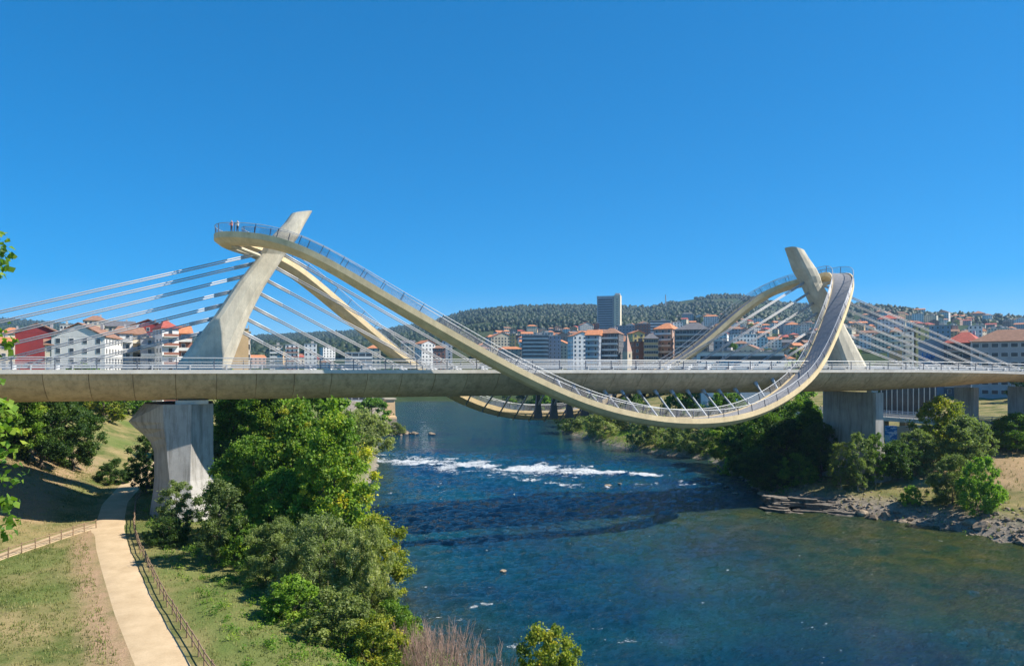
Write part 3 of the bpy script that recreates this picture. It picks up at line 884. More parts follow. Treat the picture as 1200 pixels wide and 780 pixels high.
SH = {
    'tall_a': shape('tall_a', 17, 4.6, .08, pro_tall, 330, (.4, 1.0), 52000, .25, .75, 1, .24, 40),
    'tall_b': shape('tall_b', 14, 3.6, .10, pro_tall, 240, (.4, .9), 36000, .25, .75, 2, .2, 30),
    'round_a': shape('round_a', 12, 4.6, .12, pro_round, 240, (.45, 1.1), 40000, .26, .7, 3, .22, 34),
    'round_b': shape('round_b', 11, 4.2, .10, pro_round, 220, (.4, 1.0), 36000, .26, .65, 4, .2, 30),
    'round_c': shape('round_c', 9, 3.3, .12, pro_round, 160, (.35, .9), 24000, .24, .7, 5, .16, 24),
    'willow_a': shape('willow_a', 8, 4.2, .02, pro_dome, 240, (.3, .85), 60000, .23, .28, 6, .14, 30, 4, 1.6, up=.1),
    'willow_b': shape('willow_b', 7, 3.4, .02, pro_dome, 180, (.3, .8), 46000, .22, .28, 7, .12, 24, 4, 1.3, up=.1),
    'shrub_a': shape('shrub_a', 4.2, 2.5, .0, pro_dome, 150, (.2, .55), 20000, .18, .55, 8, .08, 20, 4, .9),
    'shrub_b': shape('shrub_b', 3.4, 2.2, .0, pro_dome, 120, (.2, .5), 16000, .17, .6, 9, .07, 16, 3, .8),
    'loose': shape('loose', 8, 2.6, .08, pro_round, 130, (.25, .65), 15000, .22, .55, 10, .11, 40),
    'conifer': shape('conifer', 15, 3.6, .04, pro_cone, 160, (.5, .9), 12000, .45, .35, 11, .25, 24),
    'far_round': shape('far_round', 10, 4.2, .06, pro_round, 90, (.6, 1.2), 6500, .5, .7, 12, .22, 12),
    'far_bush': shape('far_bush', 8, 6.0, .0, pro_dome, 150, (.6, 1.3), 16000, .42, .5, 13, .2, 10, 3, 2.0),
}
def plant(name, shp, mat, x, d, H, w, label, cat='tree', group=None, rz=None, bark='bark', pos=None, z=None):
    cm, tm, H0, R0 = SH[shp]
    X, Y = pos if pos else at(x, d)
    zz = gz(X, Y) if z is None else z
    o = empty(name, (X, Y, zz - .1), random.random() * 6.28 if rz is None else rz)
    s = H / H0; ws = w / (2 * R0)
    o.scale = (ws, ws, s)
    tag(o, label, cat, group)
    for nm, me, mt in (('crown', cm, mat), ('trunk', tm, bark)):
        c = bpy.data.objects.new(nm, me); S.collection.objects.link(c); c.parent = o
        c.material_slots[0].link = 'OBJECT'; c.material_slots[0].material = M[mt]
    return o

GL = 'trees and shrubs on the left bank'
# left bank, in front of the bridge
plant('poplar_tree', 'tall_a', 'poplar', 392, 78, 19.6, 9.6, 'tallest bright green poplar at the river edge, its tip reaching the deck', group=GL, rz=.4)
plant('poplar_tree', 'tall_b', 'poplar', 345, 84, 17.8, 8.6, 'green poplar just left of the tallest poplar, on the left bank', group=GL, rz=2.2)
plant('poplar_tree', 'round_b', 'yellow', 437, 74, 9.2, 7.0, 'yellowing low tree leaning out over the water below the tallest poplar', group=GL, rz=1.1)
plant('broadleaf_tree', 'round_a', 'broad', 296, 88, 12.0, 8.8, 'dark green broadleaf tree right of the left pier', group=GL, rz=.3)
plant('broadleaf_tree', 'round_b', 'broad', 330, 80, 10.5, 8.0, 'shady mid green tree under the two poplars', group=GL, rz=2.6)
plant('willow_shrub', 'willow_a', 'willow', 375, 66, 8.6, 8.4, 'large grey-green willow shrub below the poplars, at bottom centre-left', 'shrub', GL, rz=1.0)
plant('willow_shrub', 'willow_b', 'willow', 428, 64, 9.4, 5.6, 'silvery willow shrub standing right at the water edge', 'shrub', GL, rz=3.0)
plant('willow_shrub', 'willow_b', 'olive', 320, 70, 6.2, 6.6, 'olive green shrub between path bank and grey-green willow', 'shrub', GL, rz=4.0)
plant('sapling', 'loose', 'olive', 207, 88, 6.6, 4.6, 'loose grey-green young tree in front of the left pier foot', 'tree', GL, rz=.9)
plant('broadleaf_shrub', 'shrub_a', 'dark', 196, 84, 3.4, 4.6, 'dark spreading shrub beside the path fence near the left pier', 'shrub', GL)
plant('sapling', 'loose', 'olive', 258, 76, 8.4, 5.4, 'grey-green young tree casting shade toward the footpath fence', 'tree', GL, rz=2.0)
plant('broadleaf_shrub', 'shrub_a', 'broad', 290, 76, 5.2, 5.5, 'bushy green shrub behind the grey-green young tree', 'shrub', GL)
plant('broadleaf_shrub', 'shrub_b', 'lime', 342, 60, 3.6, 5.0, 'fresh green shrub at the bottom edge below the willows', 'shrub', GL)
plant('broadleaf_shrub', 'shrub_a', 'olive', 395, 57, 4.2, 6.2, 'olive bush at the bottom edge left of the bare twigs', 'shrub', GL)
plant('broadleaf_shrub', 'shrub_b', 'yellow', 440, 55, 3.6, 5.0, 'yellow-green bush at the bottom edge beside the bare twigs', 'shrub', GL)
plant('broadleaf_shrub', 'shrub_a', 'broad', 460, 62, 4.0, 5.0, 'green bush low on the bank beside the water', 'shrub', GL)
plant('broadleaf_shrub', 'shrub_a', 'yellow', 642, 51, 5.6, 5.6, 'rounded yellow-green bush alone at the bottom centre in front of the river', 'shrub', GL, z=2.0)
# left bank, under and behind the bridge
GB = 'trees behind the bridge on the left bank'
plant('broadleaf_tree', 'tall_b', 'broad', 272, 118, 17, 9, 'green tree behind the deck just right of the left pier', group=GB)
plant('broadleaf_tree', 'tall_a', 'poplar', 312, 124, 18, 10, 'light green tree behind the deck above the dark broadleaf tree', group=GB)
plant('broadleaf_tree', 'tall_b', 'broad', 352, 132, 17, 9, 'green tree behind the deck left of the poplar tip', group=GB)
plant('broadleaf_tree', 'round_a', 'olive', 268, 108, 9, 9, 'olive tree beyond the bridge beside the left pier shaft', group=GB)
plant('broadleaf_tree', 'far_round', 'lime', 262, 165, 19, 15, 'sunlit light green tree beyond the bridge, close to the left pier', group=GB)
plant('broadleaf_tree', 'far_round', 'poplar', 300, 158, 17, 14, 'sunlit yellow-green tree beyond the bridge behind the broadleaf tree', group=GB)
plant('broadleaf_tree', 'far_round', 'broad', 335, 172, 18, 15, 'sunlit mid green tree beyond the bridge left of the poplars', group=GB)
plant('broadleaf_tree', 'far_round', 'lime', 372, 165, 17, 14, 'sunlit light green tree beyond the bridge behind the poplars', group=GB)
plant('willow_shrub', 'willow_a', 'willow', 278, 132, 9, 10, 'pale willow bush beyond the bridge right of the left pier shaft', 'shrub', GB)
plant('willow_tree', 'far_bush', 'willow', 425, 215, 12, 16, 'grey-green willow at the far left bank above the rapids', group=GB)
plant('willow_tree', 'far_bush', 'olive', 400, 180, 12, 15, 'olive riverside tree left of the far grey-green willow', group=GB)
plant('broadleaf_tree', 'far_round', 'broad', 436, 300, 13, 14, 'distant green tree on the left bank by the stone pillar', group=GB)
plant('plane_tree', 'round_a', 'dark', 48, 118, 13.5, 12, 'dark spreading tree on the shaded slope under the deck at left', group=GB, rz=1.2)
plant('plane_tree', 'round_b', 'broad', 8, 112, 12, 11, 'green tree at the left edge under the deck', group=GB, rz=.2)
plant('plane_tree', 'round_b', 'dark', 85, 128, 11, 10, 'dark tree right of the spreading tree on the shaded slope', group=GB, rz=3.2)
plant('broadleaf_tree', 'far_round', 'yellow', 122, 190, 11, 14, 'sunlit yellow-green tree far behind the left pier on the slope', group=GB)
plant('broadleaf_tree', 'far_round', 'broad', 150, 215, 12, 13, 'distant sunlit tree left of the left pier head', group=GB)
plant('broadleaf_tree', 'far_round', 'broad', 95, 205, 12, 13, 'distant tree on the slope above the grassy clearing', group=GB)
plant('broadleaf_shrub', 'shrub_a', 'dark', 134, 128, 4.2, 6.0, 'dark round bush beside the footpath under the bridge', 'shrub', GB)
plant('broadleaf_tree', 'loose', 'dark', 172, 118, 9, 6, 'thin dark tree half hidden behind the left pier', group=GB)
# right bank
GR = 'trees and shrubs on the right bank'
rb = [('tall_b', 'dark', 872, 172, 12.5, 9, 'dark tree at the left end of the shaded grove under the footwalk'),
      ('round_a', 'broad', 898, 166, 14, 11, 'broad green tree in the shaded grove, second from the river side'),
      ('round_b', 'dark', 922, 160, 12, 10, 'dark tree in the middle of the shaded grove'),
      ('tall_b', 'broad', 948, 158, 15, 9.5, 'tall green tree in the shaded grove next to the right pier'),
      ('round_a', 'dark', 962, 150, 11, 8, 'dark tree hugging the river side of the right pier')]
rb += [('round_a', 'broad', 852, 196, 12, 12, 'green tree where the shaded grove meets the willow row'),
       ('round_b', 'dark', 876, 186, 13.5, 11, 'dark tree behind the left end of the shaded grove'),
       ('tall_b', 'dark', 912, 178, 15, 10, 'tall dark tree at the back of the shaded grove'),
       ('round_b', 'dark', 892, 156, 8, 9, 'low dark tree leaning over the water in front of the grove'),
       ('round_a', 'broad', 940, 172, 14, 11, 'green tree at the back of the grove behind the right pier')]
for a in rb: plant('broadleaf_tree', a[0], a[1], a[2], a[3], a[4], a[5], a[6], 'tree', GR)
plant('broadleaf_shrub', 'shrub_a', 'dark', 905, 150, 5.0, 8, 'low dark shrub at the water edge below the shaded grove', 'shrub', GR)
plant('broadleaf_shrub', 'shrub_a', 'broad', 935, 147, 6.0, 8, 'green shrub above the rock ledge in the shade of the deck', 'shrub', GR)
plant('broadleaf_shrub', 'shrub_b', 'lime', 858, 180, 5.0, 6, 'small light green bush at the river edge before the grove', 'shrub', GR)
plant('sapling', 'loose', 'olive', 986, 138, 8.4, 5.4, 'leftmost of the young grey-green trees in front of the right pier', 'tree', GR, bark='pale_bark')
plant('sapling', 'loose', 'olive', 1006, 136, 10.4, 5.2, 'middle and tallest of the young grey-green trees in front of the right pier', 'tree', GR, bark='pale_bark')
plant('sapling', 'loose', 'broad', 1026, 138, 9.4, 5.0, 'rightmost young tree in front of the right pier near face', 'tree', GR, bark='pale_bark')
plant('broadleaf_tree', 'round_c', 'dark', 1052, 138, 7.5, 6.5, 'dark bushy tree right of the three young trees', 'tree', GR)
plant('broadleaf_tree', 'round_c', 'olive', 1076, 141, 8.6, 7.0, 'olive tree between the right pier and the yellow tree', 'tree', GR)
plant('broadleaf_tree', 'round_c', 'yellow', 1102, 144, 13.4, 8.8, 'yellow-leaved tree below the riverside road', 'tree', GR)
plant('broadleaf_tree', 'round_b', 'olive', 1134, 137, 11.0, 8.8, 'dark olive tree right of the yellow tree', 'tree', GR)
plant('broadleaf_shrub', 'willow_b', 'olive', 1116, 126, 8.0, 7.4, 'grey-green shrub under the dark olive tree', 'shrub', GR)
plant('broadleaf_shrub', 'shrub_a', 'lime', 1150, 119, 8.6, 7.0, 'bright green bush near the water at right', 'shrub', GR)
plant('broadleaf_shrub', 'shrub_b', 'lime', 1068, 128, 3.2, 3.6, 'small green bush on the rocks below the olive tree', 'shrub', GR)
plant('broadleaf_tree', 'round_b', 'broad', 1192, 152, 8.0, 9, 'green tree at the right edge beside the parked car', 'tree', GR)
plant('broadleaf_shrub', 'shrub_a', 'dark', 1172, 160, 5.0, 8, 'dark shrub below the road at the right edge', 'shrub', GR)
# far right bank willows along the water
GW = 'willows along the far right bank'
for x, d, H, w, mt, lb in [(676, 290, 9.5, 17, 'willow', 'silvery willow furthest upstream on the right bank, under the low footwalk'),
                       (712, 262, 9.5, 15, 'willow', 'silvery willow second furthest upstream on the right bank'),
                       (768, 238, 9.5, 14, 'willow', 'round silvery willow in the middle of the right bank row'),
                       (800, 236, 7.0, 8, 'olive', 'small olive bush between two riverside willows'),
                       (830, 222, 9.5, 14, 'olive', 'olive willow at the downstream end of the row before the grove'),
                       (742, 275, 12, 16, 'dark', 'dark tree behind the row of riverside willows'),
                       (690, 330, 13, 18, 'broad', 'green tree behind the furthest silvery willow'),
                       (805, 262, 13, 17, 'broad', 'green tree behind the olive willow'),
                       (850, 235, 13, 15, 'broad', 'green tree between the willow row and the shaded grove'),
                       (640, 420, 13, 20, 'broad', 'dark green tree mass on the far bank seen under the deck')]:
    X, Y = at(x, d)
    if mt in ('willow', 'olive'):
        q = on_level(x, np.interp(x, [650, 676, 712, 768, 800, 830, 860], [505, 508, 516, 529, 533, 537, 550]), 0); X, Y = float(q[0]) + .5, float(q[1]) + 3.0
    plant('willow_tree' if mt in ('willow', 'olive') else 'broadleaf_tree', 'far_bush', mt, x, d, H, w, lb, 'tree', GW, pos=(X, Y), z=max(.3, gz(X, Y)))
# town trees behind the bridge
GT = 'trees in the town behind the bridge'
for x, d, H, w, sh, mt, lb in [(657, 392, 21, 17, 'conifer', 'dark', 'large dark conifer standing behind the middle of the deck'),
        (640, 388, 13, 13, 'far_round', 'broad', 'round tree left of the large conifer'), (676, 384, 14, 13, 'far_round', 'dark', 'round dark tree right of the large conifer'),
        (690, 380, 15, 14, 'conifer', 'dark', 'second dark conifer in front of the glassy apartments'), (716, 378, 13, 14, 'far_round', 'broad', 'tree beside the church spire'),
        (752, 376, 13, 14, 'far_round', 'dark', 'dark tree in front of the beige block'), (768, 374, 11, 10, 'far_round', 'broad', 'small tree below the pink block'),
        (782, 372, 11, 12, 'far_round', 'lime', 'light green tree left of the dark apartment block'),
        (862, 340, 17, 16, 'far_round', 'broad', 'green tree behind the right end of the white shed'), (885, 345, 17, 16, 'far_round', 'broad', 'green tree left of the right pylon behind the shed'),
        (908, 330, 16, 15, 'far_round', 'dark', 'dark tree behind the shed nearest the right pylon'), (936, 300, 17, 15, 'far_round', 'lime', 'bright green tree behind the cables of the right pylon'),
        (918, 290, 12, 12, 'far_round', 'lime', 'low bright tree at the foot of the right pylon cables'), (1030, 330, 14, 13, 'far_round', 'broad', 'tree behind the outer cables of the right pylon'),
        (105, 205, 8.5, 12, 'far_round', 'lime', 'light green tree in front of the white gabled house at left'), (303, 330, 14, 14, 'far_round', 'broad', 'dark tree right of the left pylon base'),
        (1196, 255, 11, 8, 'far_round', 'dark', 'dark tree at the right edge in front of the apartments')]:
    X, Y = at(x, d)
    plant('conifer' if sh == 'conifer' else 'broadleaf_tree', sh, mt, x, d, H, w, lb, 'tree', GT)

# near tree hanging into the left edge
rng = np.random.default_rng(77)
def near_pt(x, y, d): return unp(x, y, d)
nc = []
base = np.array([*at(-190, 24), 0.0]); base[2] = gz(base[0], base[1])
for x, y, r in [(-4, 276, .52), (6, 296, .45), (0, 316, .5), (-18, 300, .6), (-4, 388, .42), (8, 402, .42), (-20, 420, .5), (-3, 446, .36), (2, 478, .45), (10, 505, .5), (4, 530, .55), (14, 560, .5), (8, 590, .55), (16, 612, .42), (-4, 620, .6), (-30, 470, .9), (-30, 540, 1.0), (-34, 600, 1.0)]:
    nc.append((*near_pt(x, y, 23 + rng.normal() * .5), r))
for k in range(60):
    nc.append((*near_pt(-75 - rng.random() * 260, 240 + rng.random() * 400, 24 + rng.normal() * 2.2), .7 + rng.random() * .5))
V, Q, T = leaf_cloud([(p[0] - base[0], p[1] - base[1], p[2] - base[2], p[3]) for p in nc], 9000, .21, .85, rng, .2)
nt_ = empty('poplar_tree', tuple(base))
tag(nt_, 'near leafy branches of a tall tree reaching in at the left edge of the picture', 'tree')
link('crown', np_mesh('crown', V, Q, M['broad'], False, {'tint': T}), nt_, local=True)
mb = MB(); mb.tube((0, 0, -1), (.3, .2, 26), .32, .06, n=8)
for p in nc:
    e = np.array(p[:3]) - base; st = np.array([.3 * e[2] / 26, .2 * e[2] / 26, max(1.5, e[2] - 1.2)])
    mb.tube(st, e, .045, .012, n=5, cap=False)
mb.build('trunk', M['bark'], nt_, smooth=True, local=True)

# bare dry brush at the bottom edge
def brush(x, d, H, w, label, seed):
    rng = np.random.default_rng(seed)
    X, Y = at(x, d); o = empty('dry_brush', (X, Y, gz(X, Y))); tag(o, label, 'brush', 'bare brush at the bottom edge')
    mb = MB()
    for i in range(120):
        a = rng.random() * 6.28; r = rng.random() ** .6 * w / 2
        p = np.array([r * .5 * math.cos(a), r * .5 * math.sin(a), -.1]); q = np.array([r * math.cos(a), r * math.sin(a), H * (.55 + .45 * rng.random())])
        mb.tube(p, q, .022, .008, n=3, cap=False)
        for j in range(5):
            s = p + (q - p) * (.4 + .55 * rng.random()); e = s + np.array([rng.normal() * .25, rng.normal() * .25, .35 + .4 * rng.random()])
            mb.tube(s, e, .012, .005, n=3, cap=False)
    mb.build('stems', M['twig'], o, local=True)
brush(520, 53, 4.4, 5.6, 'reddish bare brush left of the two clumps beside the bottom bushes', 1)
brush(566, 51, 4.0, 5.4, 'reddish bare brush next to the rounded yellow-green bush', 2)
brush(488, 57, 3.6, 4.6, 'short bare brush against the yellow-green bush at the bottom edge', 3)

# grass on the left bank
rng = np.random.default_rng(5)
n = 78000
gx_ = rng.uniform(-46, 16, n); gy_ = rng.uniform(-84, 45, n)
ok = (np.abs(gx_ - PX(gy_)) > 2.3) & (XL(gy_) - gx_ > 3)
sp_ = np.interp(gy_, [p[1] for p in SIDE[::-1]], [p[0] for p in SIDE[::-1]])
ok &= ~((np.abs(gx_ - sp_) < 1.5) & (gy_ < -4))
dens = fbm(gx_ / 6, gy_ / 6, 3, 71)
ok &= rng.random(n) < .25 + 1.3 * np.clip(dens - .25, 0, 1)
gx_, gy_, dens = gx_[ok], gy_[ok], dens[ok]
def blades(gx_, gy_, gz_, nb, hmin, hmax, wid, tint, rng, lean=.35):
    m = len(gx_) * nb
    bx = np.repeat(gx_, nb) + rng.normal(size=m) * .12; by = np.repeat(gy_, nb) + rng.normal(size=m) * .12; bz = np.repeat(gz_, nb) - .03
    a = rng.random(m) * 6.28; h = rng.uniform(hmin, hmax, m); ln = rng.normal(size=m) * lean * h
    dx, dy = np.cos(a), np.sin(a)
    p0 = np.stack([bx - dx * wid, by - dy * wid, bz], -1); p1 = np.stack([bx + dx * wid, by + dy * wid, bz], -1)
    tipx = bx - dy * ln; tipy = by + dx * ln
    p2 = np.stack([tipx + dx * wid * .35, tipy + dy * wid * .35, bz + h], -1); p3 = np.stack([tipx - dx * wid * .35, tipy - dy * wid * .35, bz + h], -1)
    V = np.stack([p0, p1, p2, p3], 1).reshape(-1, 3)
    return V, np.arange(4 * m).reshape(-1, 4), np.repeat(np.clip(np.repeat(tint, nb) + rng.normal(size=m) * .15, 0, 1), 4)
V, Q, T = blades(gx_, gy_, ground(gx_, gy_), 4, .06, .26, .030, np.where(gx_ > PX(gy_), np.clip(.9 - 1.5 * dens, 0, 1), np.clip(1.45 - 2.0 * dens, 0, 1)), rng)
tag(link('grass', np_mesh('grass', V, Q, M['grass'], False, {'tint': T})), 'dry and green grass on the left bank slopes', 'grass', kind='stuff')
# weeds and undergrowth between the path and the water
n = 9000
ux = rng.uniform(-10, 24, n); uy = rng.uniform(-75, 70, n); sl_ = XL(uy) - ux
ok = (sl_ > .3) & (ux - PX(uy) > 4.0) & (rng.random(n) < np.clip(1.3 - np.abs(sl_ - 6) / 10, .22, 1))
ux, uy = ux[ok], uy[ok]
V, Q, T = leaf_cloud([(a, b, c + .25, r) for a, b, c, r in zip(ux, uy, ground(ux, uy), rng.uniform(.25, .8, len(ux)))], 130000, .18, .5, rng, .28)
tag(link('undergrowth', np_mesh('undergrowth', V, Q, M['broad'], False, {'tint': T})), 'tangled green undergrowth on the bank beside the water', 'undergrowth', kind='stuff')
n = 7000
uy = rng.uniform(-60, 215, n); ux = XR(uy) + rng.uniform(0, 34, n); sr_ = ux - XR(uy)
ok = np.where(uy > 2, rng.random(n) < np.clip(1.1 - sr_ / 36, 0, 1), (sr_ < 1.5 + 9 * fbm(ux / 6, uy / 6, 2, 83)) & (fbm(ux / 3, uy / 3, 2, 84) > .42) & (uy < -16))
ux, uy = ux[ok], uy[ok]
V, Q, T = leaf_cloud([(a, b, c + .3, r) for a, b, c, r in zip(ux, uy, ground(ux, uy), np.where(uy > 2, rng.uniform(.5, 1.6, len(ux)), rng.uniform(.2, .5, len(ux))))], 70000, .30, .5, rng, .28)
tag(link('shore_undergrowth', np_mesh('shore_undergrowth', V, Q, M['broad'], False, {'tint': T})), 'low green undergrowth along the right shore', 'undergrowth', kind='stuff')
# dry weeds on the right bank
n = 9000
ux = rng.uniform(94, 170, n); uy = rng.uniform(-70, 30, n); sr_ = ux - XR(uy)
ok = (sr_ > 1.0) & (rng.random(n) < .15 + .9 * np.clip(fbm(ux / 5, uy / 5, 3, 81) - .35, 0, 1))
ux, uy = ux[ok], uy[ok]
V, Q, T = blades(ux, uy, ground(ux, uy), 6, .2, .7, .035, np.clip(.35 + .5 * fbm(ux / 8, uy / 8, 2, 82), 0, 1), rng)
tag(link('dry_weeds', np_mesh('dry_weeds', V, Q, M['grass'], False, {'tint': T})), 'straw-coloured weeds among the stones on the right bank', 'weeds', kind='stuff')

# ------------------------------------------------------------------ fences along the paths
FP = MB(); FP.tube((0, 0, -.35), (0, 0, 1.12), .065, .06, n=8); FP = FP.mesh('fence_post', M['wood'], False)
FR = MB(); FR.tube((0, 0, 0), (1, 0, 0), .05, .045, n=7); FR = FR.mesh('fence_rail', M['wood'], True)
def fence(pts, step, label, zf):
    p = np.array(pts, float); seg = np.hypot(*(p[1:] - p[:-1]).T); L = np.concatenate([[0], np.cumsum(seg)])
    s = np.arange(0, L[-1], step); X = np.interp(s, L, p[:, 0]); Y = np.interp(s, L, p[:, 1])
    X = X + RNG.normal(size=len(X)) * .04; Y = Y + RNG.normal(size=len(Y)) * .04
    Z = np.array([zf(x, y) for x, y in zip(X, Y)])
    root = empty('wooden_fence', (X[0], Y[0], Z[0])); tag(root, label, 'fence')
    for x, y, z in zip(X, Y, Z):
        o = link('fence_post', FP, root, loc=(x, y, z)); o.rotation_euler = (RNG.normal() * .03, RNG.normal() * .03, RNG.random() * 6)
    for i in range(len(X) - 1):
        for h in (.50, .98):
            a = Vector((X[i], Y[i], Z[i] + h + RNG.normal() * .02)); b = Vector((X[i + 1], Y[i + 1], Z[i + 1] + h + RNG.normal() * .02))
            o = link('fence_rail', FR, root, loc=a); d = b - a
            o.rotation_mode = 'QUATERNION'; o.rotation_quaternion = d.to_track_quat('X', 'Z'); o.scale = (d.length + .08, 1, 1)
fr = [(PX(y) + np.interp(y, [-80, -58, -20, -5, 40], [2.2, 2.25, 2.45, 2.7, 2.8]), y) for y in np.arange(-78, 36, 2.0)]
fence(fr, 2.1, 'rustic brown wooden rail fence running along the right side of the sandy footpath', gz)
fl = [(np.interp(y, [p[1] for p in SIDE[::-1]], [p[0] for p in SIDE[::-1]]) + 1.3, y) for y in np.arange(-60, -7, 2.0)][::-1]
fence(fl, 2.1, 'brown wooden fence beside the narrow side path at the left edge', gz)
fu = [(-27 + .1 * k, 62 + 2.0 * k) for k in range(14)]
fence(fu, 2.0, 'short pale fence on the grassy slope far behind the left pier', gz)

# ------------------------------------------------------------------ rocks
def rock_mesh(seed, flat=.7):
    rng = np.random.default_rng(seed)
    bm = bmesh.new(); bmesh.ops.create_icosphere(bm, subdivisions=2, radius=1)
    off = rng.random(3) * 50
    for v in bm.verts:
        n = fbm(np.array([v.co.x * 1.3 + off[0] + v.co.z]), np.array([v.co.y * 1.3 + off[1] - v.co.z]), 3, seed)[0]
        v.co *= .6 + .8 * n
        v.co.z *= flat
        for ax in range(3): v.co[ax] = round(v.co[ax] * 3.2) / 3.2 * .5 + v.co[ax] * .5
    me = bpy.data.meshes.new('rock'); bm.to_mesh(me); bm.free(); me.materials.append(M['rock']); return me
RK = [rock_mesh(k, .55 + .1 * (k % 4)) for k in range(8)]
def rock(x, y, z, s, label, grp=None, rz=None, sq=1.0):
    o = link('boulder', RK[RNG.integers(8)], loc=(x, y, z)); o.scale = (s * (.8 + .5 * RNG.random()), s * (.8 + .5 * RNG.random()), s * sq)
    o.rotation_euler = (RNG.normal() * .2, RNG.normal() * .2, RNG.random() * 6); tag(o, label, 'rock', grp)
for k in range(46):
    y = RNG.uniform(-62, 12); sr_ = abs(RNG.normal()) * 3.0; x = float(XR(y)) + sr_ - .6
    rock(x, y, gz(x, y) + .05, RNG.uniform(.35, 1.1), 'grey-brown boulder on the stony edge of the right bank', 'boulders along the right bank')
for k in range(26):
    y = RNG.uniform(-60, -26); x = float(XR(y)) + RNG.uniform(2, 13)
    rock(x, y, gz(x, y) + .02, RNG.uniform(.25, .7), 'pale stone lying in the dry weeds right of the bright green bush', 'pale stones in the weeds')
for x, y, s in [(862, 578, .8), (850, 570, .6), (884, 572, .7), (812, 569, .6), (897, 580, .6), (830, 561, .5)]:
    p = on_level(x, y, 0); rock(p[0], p[1], -.05, s, 'dark wet rock breaking the water below the shaded grove', 'wet rocks in the river', sq=.6)
for x, y, s in [(770, 532, 1.0), (780, 531, .7), (713, 569, .9), (728, 567, .7), (590, 668, .5)]:
    p = on_level(x, y, 0); rock(p[0], p[1], -.05, s, 'low rock awash beside the rapids', 'rocks by the rapids', sq=.5)
# rock islet upstream
p = on_level(467, 509, 0)
isl = empty('rock_islet', (p[0], p[1], 0)); tag(isl, 'small dark rock islet with a bush in the river above the rapids', 'islet')
for k in range(14):
    o = link('rock', RK[k % 8], isl, local=True); o.location = (RNG.normal() * 4.0, RNG.normal() * 2.0, .15); s = RNG.uniform(.7, 1.7); o.scale = (s, s, s * .8); o.rotation_euler = (0, 0, RNG.random() * 6)
plant('broadleaf_shrub', 'shrub_a', 'olive', 465, 290, 4.5, 8, 'bush growing on the small rock islet', 'shrub', None, pos=(p[0] - 1, p[1] + .5), z=.3)
# strata ledge on the right bank
lp = [on_level(900, 597, 0), on_level(1055, 604, 0)]
a, b = lp[0][:2], lp[1][:2]
led = empty('rock_ledge', (a[0], a[1], 0)); tag(led, 'layered dark rock ledge dropping to the water in front of the right pier', 'rock ledge')
dirv = (b - a) / np.linalg.norm(b - a); nrm = np.array([-dirv[1], dirv[0]]); nrm = nrm if nrm[0] * 1 + nrm[1] * .3 > 0 else -nrm
M['ledge'] = simple('ledge_rock', (.17, .145, .12), .9, var=.6, scale=1.1, bmp=.7, rnd=.35)
for lay in range(7):
    for k in range(5):
        t = (k + .15 + RNG.random() * .7) / 5; c = a + (b - a) * t + nrm * (lay * .55 + RNG.normal() * .45 + .2)
        w, dd, hh = RNG.uniform(3.5, 7.5), RNG.uniform(1.4, 2.6), RNG.uniform(.22, .42)
        m = 15; ring = []
        for q in range(m):
            an = 2 * math.pi * q / m + RNG.normal() * .08; kk = RNG.uniform(.72, 1.12)
            ring.append((w / 2 * math.copysign(abs(math.cos(an)) ** .7, math.cos(an)) * kk, dd * math.copysign(abs(math.sin(an)) ** .7, math.sin(an)) * kk))
        mb = MB(); ca = math.atan2(dirv[1], dirv[0]) + RNG.normal() * .1
        z0 = -.35 + lay * .33 + RNG.normal() * .05; tl = RNG.normal() * .035; tn = -.05 + RNG.normal() * .03
        f_ = lambda r, z, k_: [(c[0] - a[0] + (x * math.cos(ca) - y * math.sin(ca)) * k_, c[1] - a[1] + (x * math.sin(ca) + y * math.cos(ca)) * k_, z + tl * x + tn * y + .05 * math.sin(3 * x + 2 * y)) for x, y in r]
        mb.loft([f_(ring, z0 - .5, .86), f_(ring, z0 + hh * .25, .97), f_(ring, z0 + hh * .7, 1.0), f_(ring, z0 + hh, .9)])
        mb.build('rock_slab', M['ledge'], led, local=True)
# pebbles and stones, uncountable
ico = bmesh.new(); bmesh.ops.create_icosphere(ico, subdivisions=1, radius=1); IV = np.array([v.co[:] for v in ico.verts]); IF = np.array([[v.index for v in f.verts] for f in ico.faces]); ico.free()
def blobs(P, R, sq, rng, jit=.28):
    n = len(P); m = len(IV)
    V = P[:, None, :] + IV[None] * (R[:, None, None] * (1 + jit * rng.normal(size=(n, m, 1)))) * np.array([1, 1, sq])
    Fc = IF[None] + (np.arange(n) * m)[:, None, None]
    return V.reshape(-1, 3), Fc.reshape(-1, 3)
n = 1300
ry = RNG.uniform(-70, 22, n); rx = XR(ry) + np.abs(RNG.normal(size=n)) * 5 - .7
V, Fc = blobs(np.stack([rx, ry, ground(rx, ry) + .03], -1), RNG.uniform(.08, .34, n), .6, RNG)
tag(link('stones', np_mesh('stones', V, Fc, M['rock'])), 'scattered stones on the right bank shore', 'stones', kind='stuff')

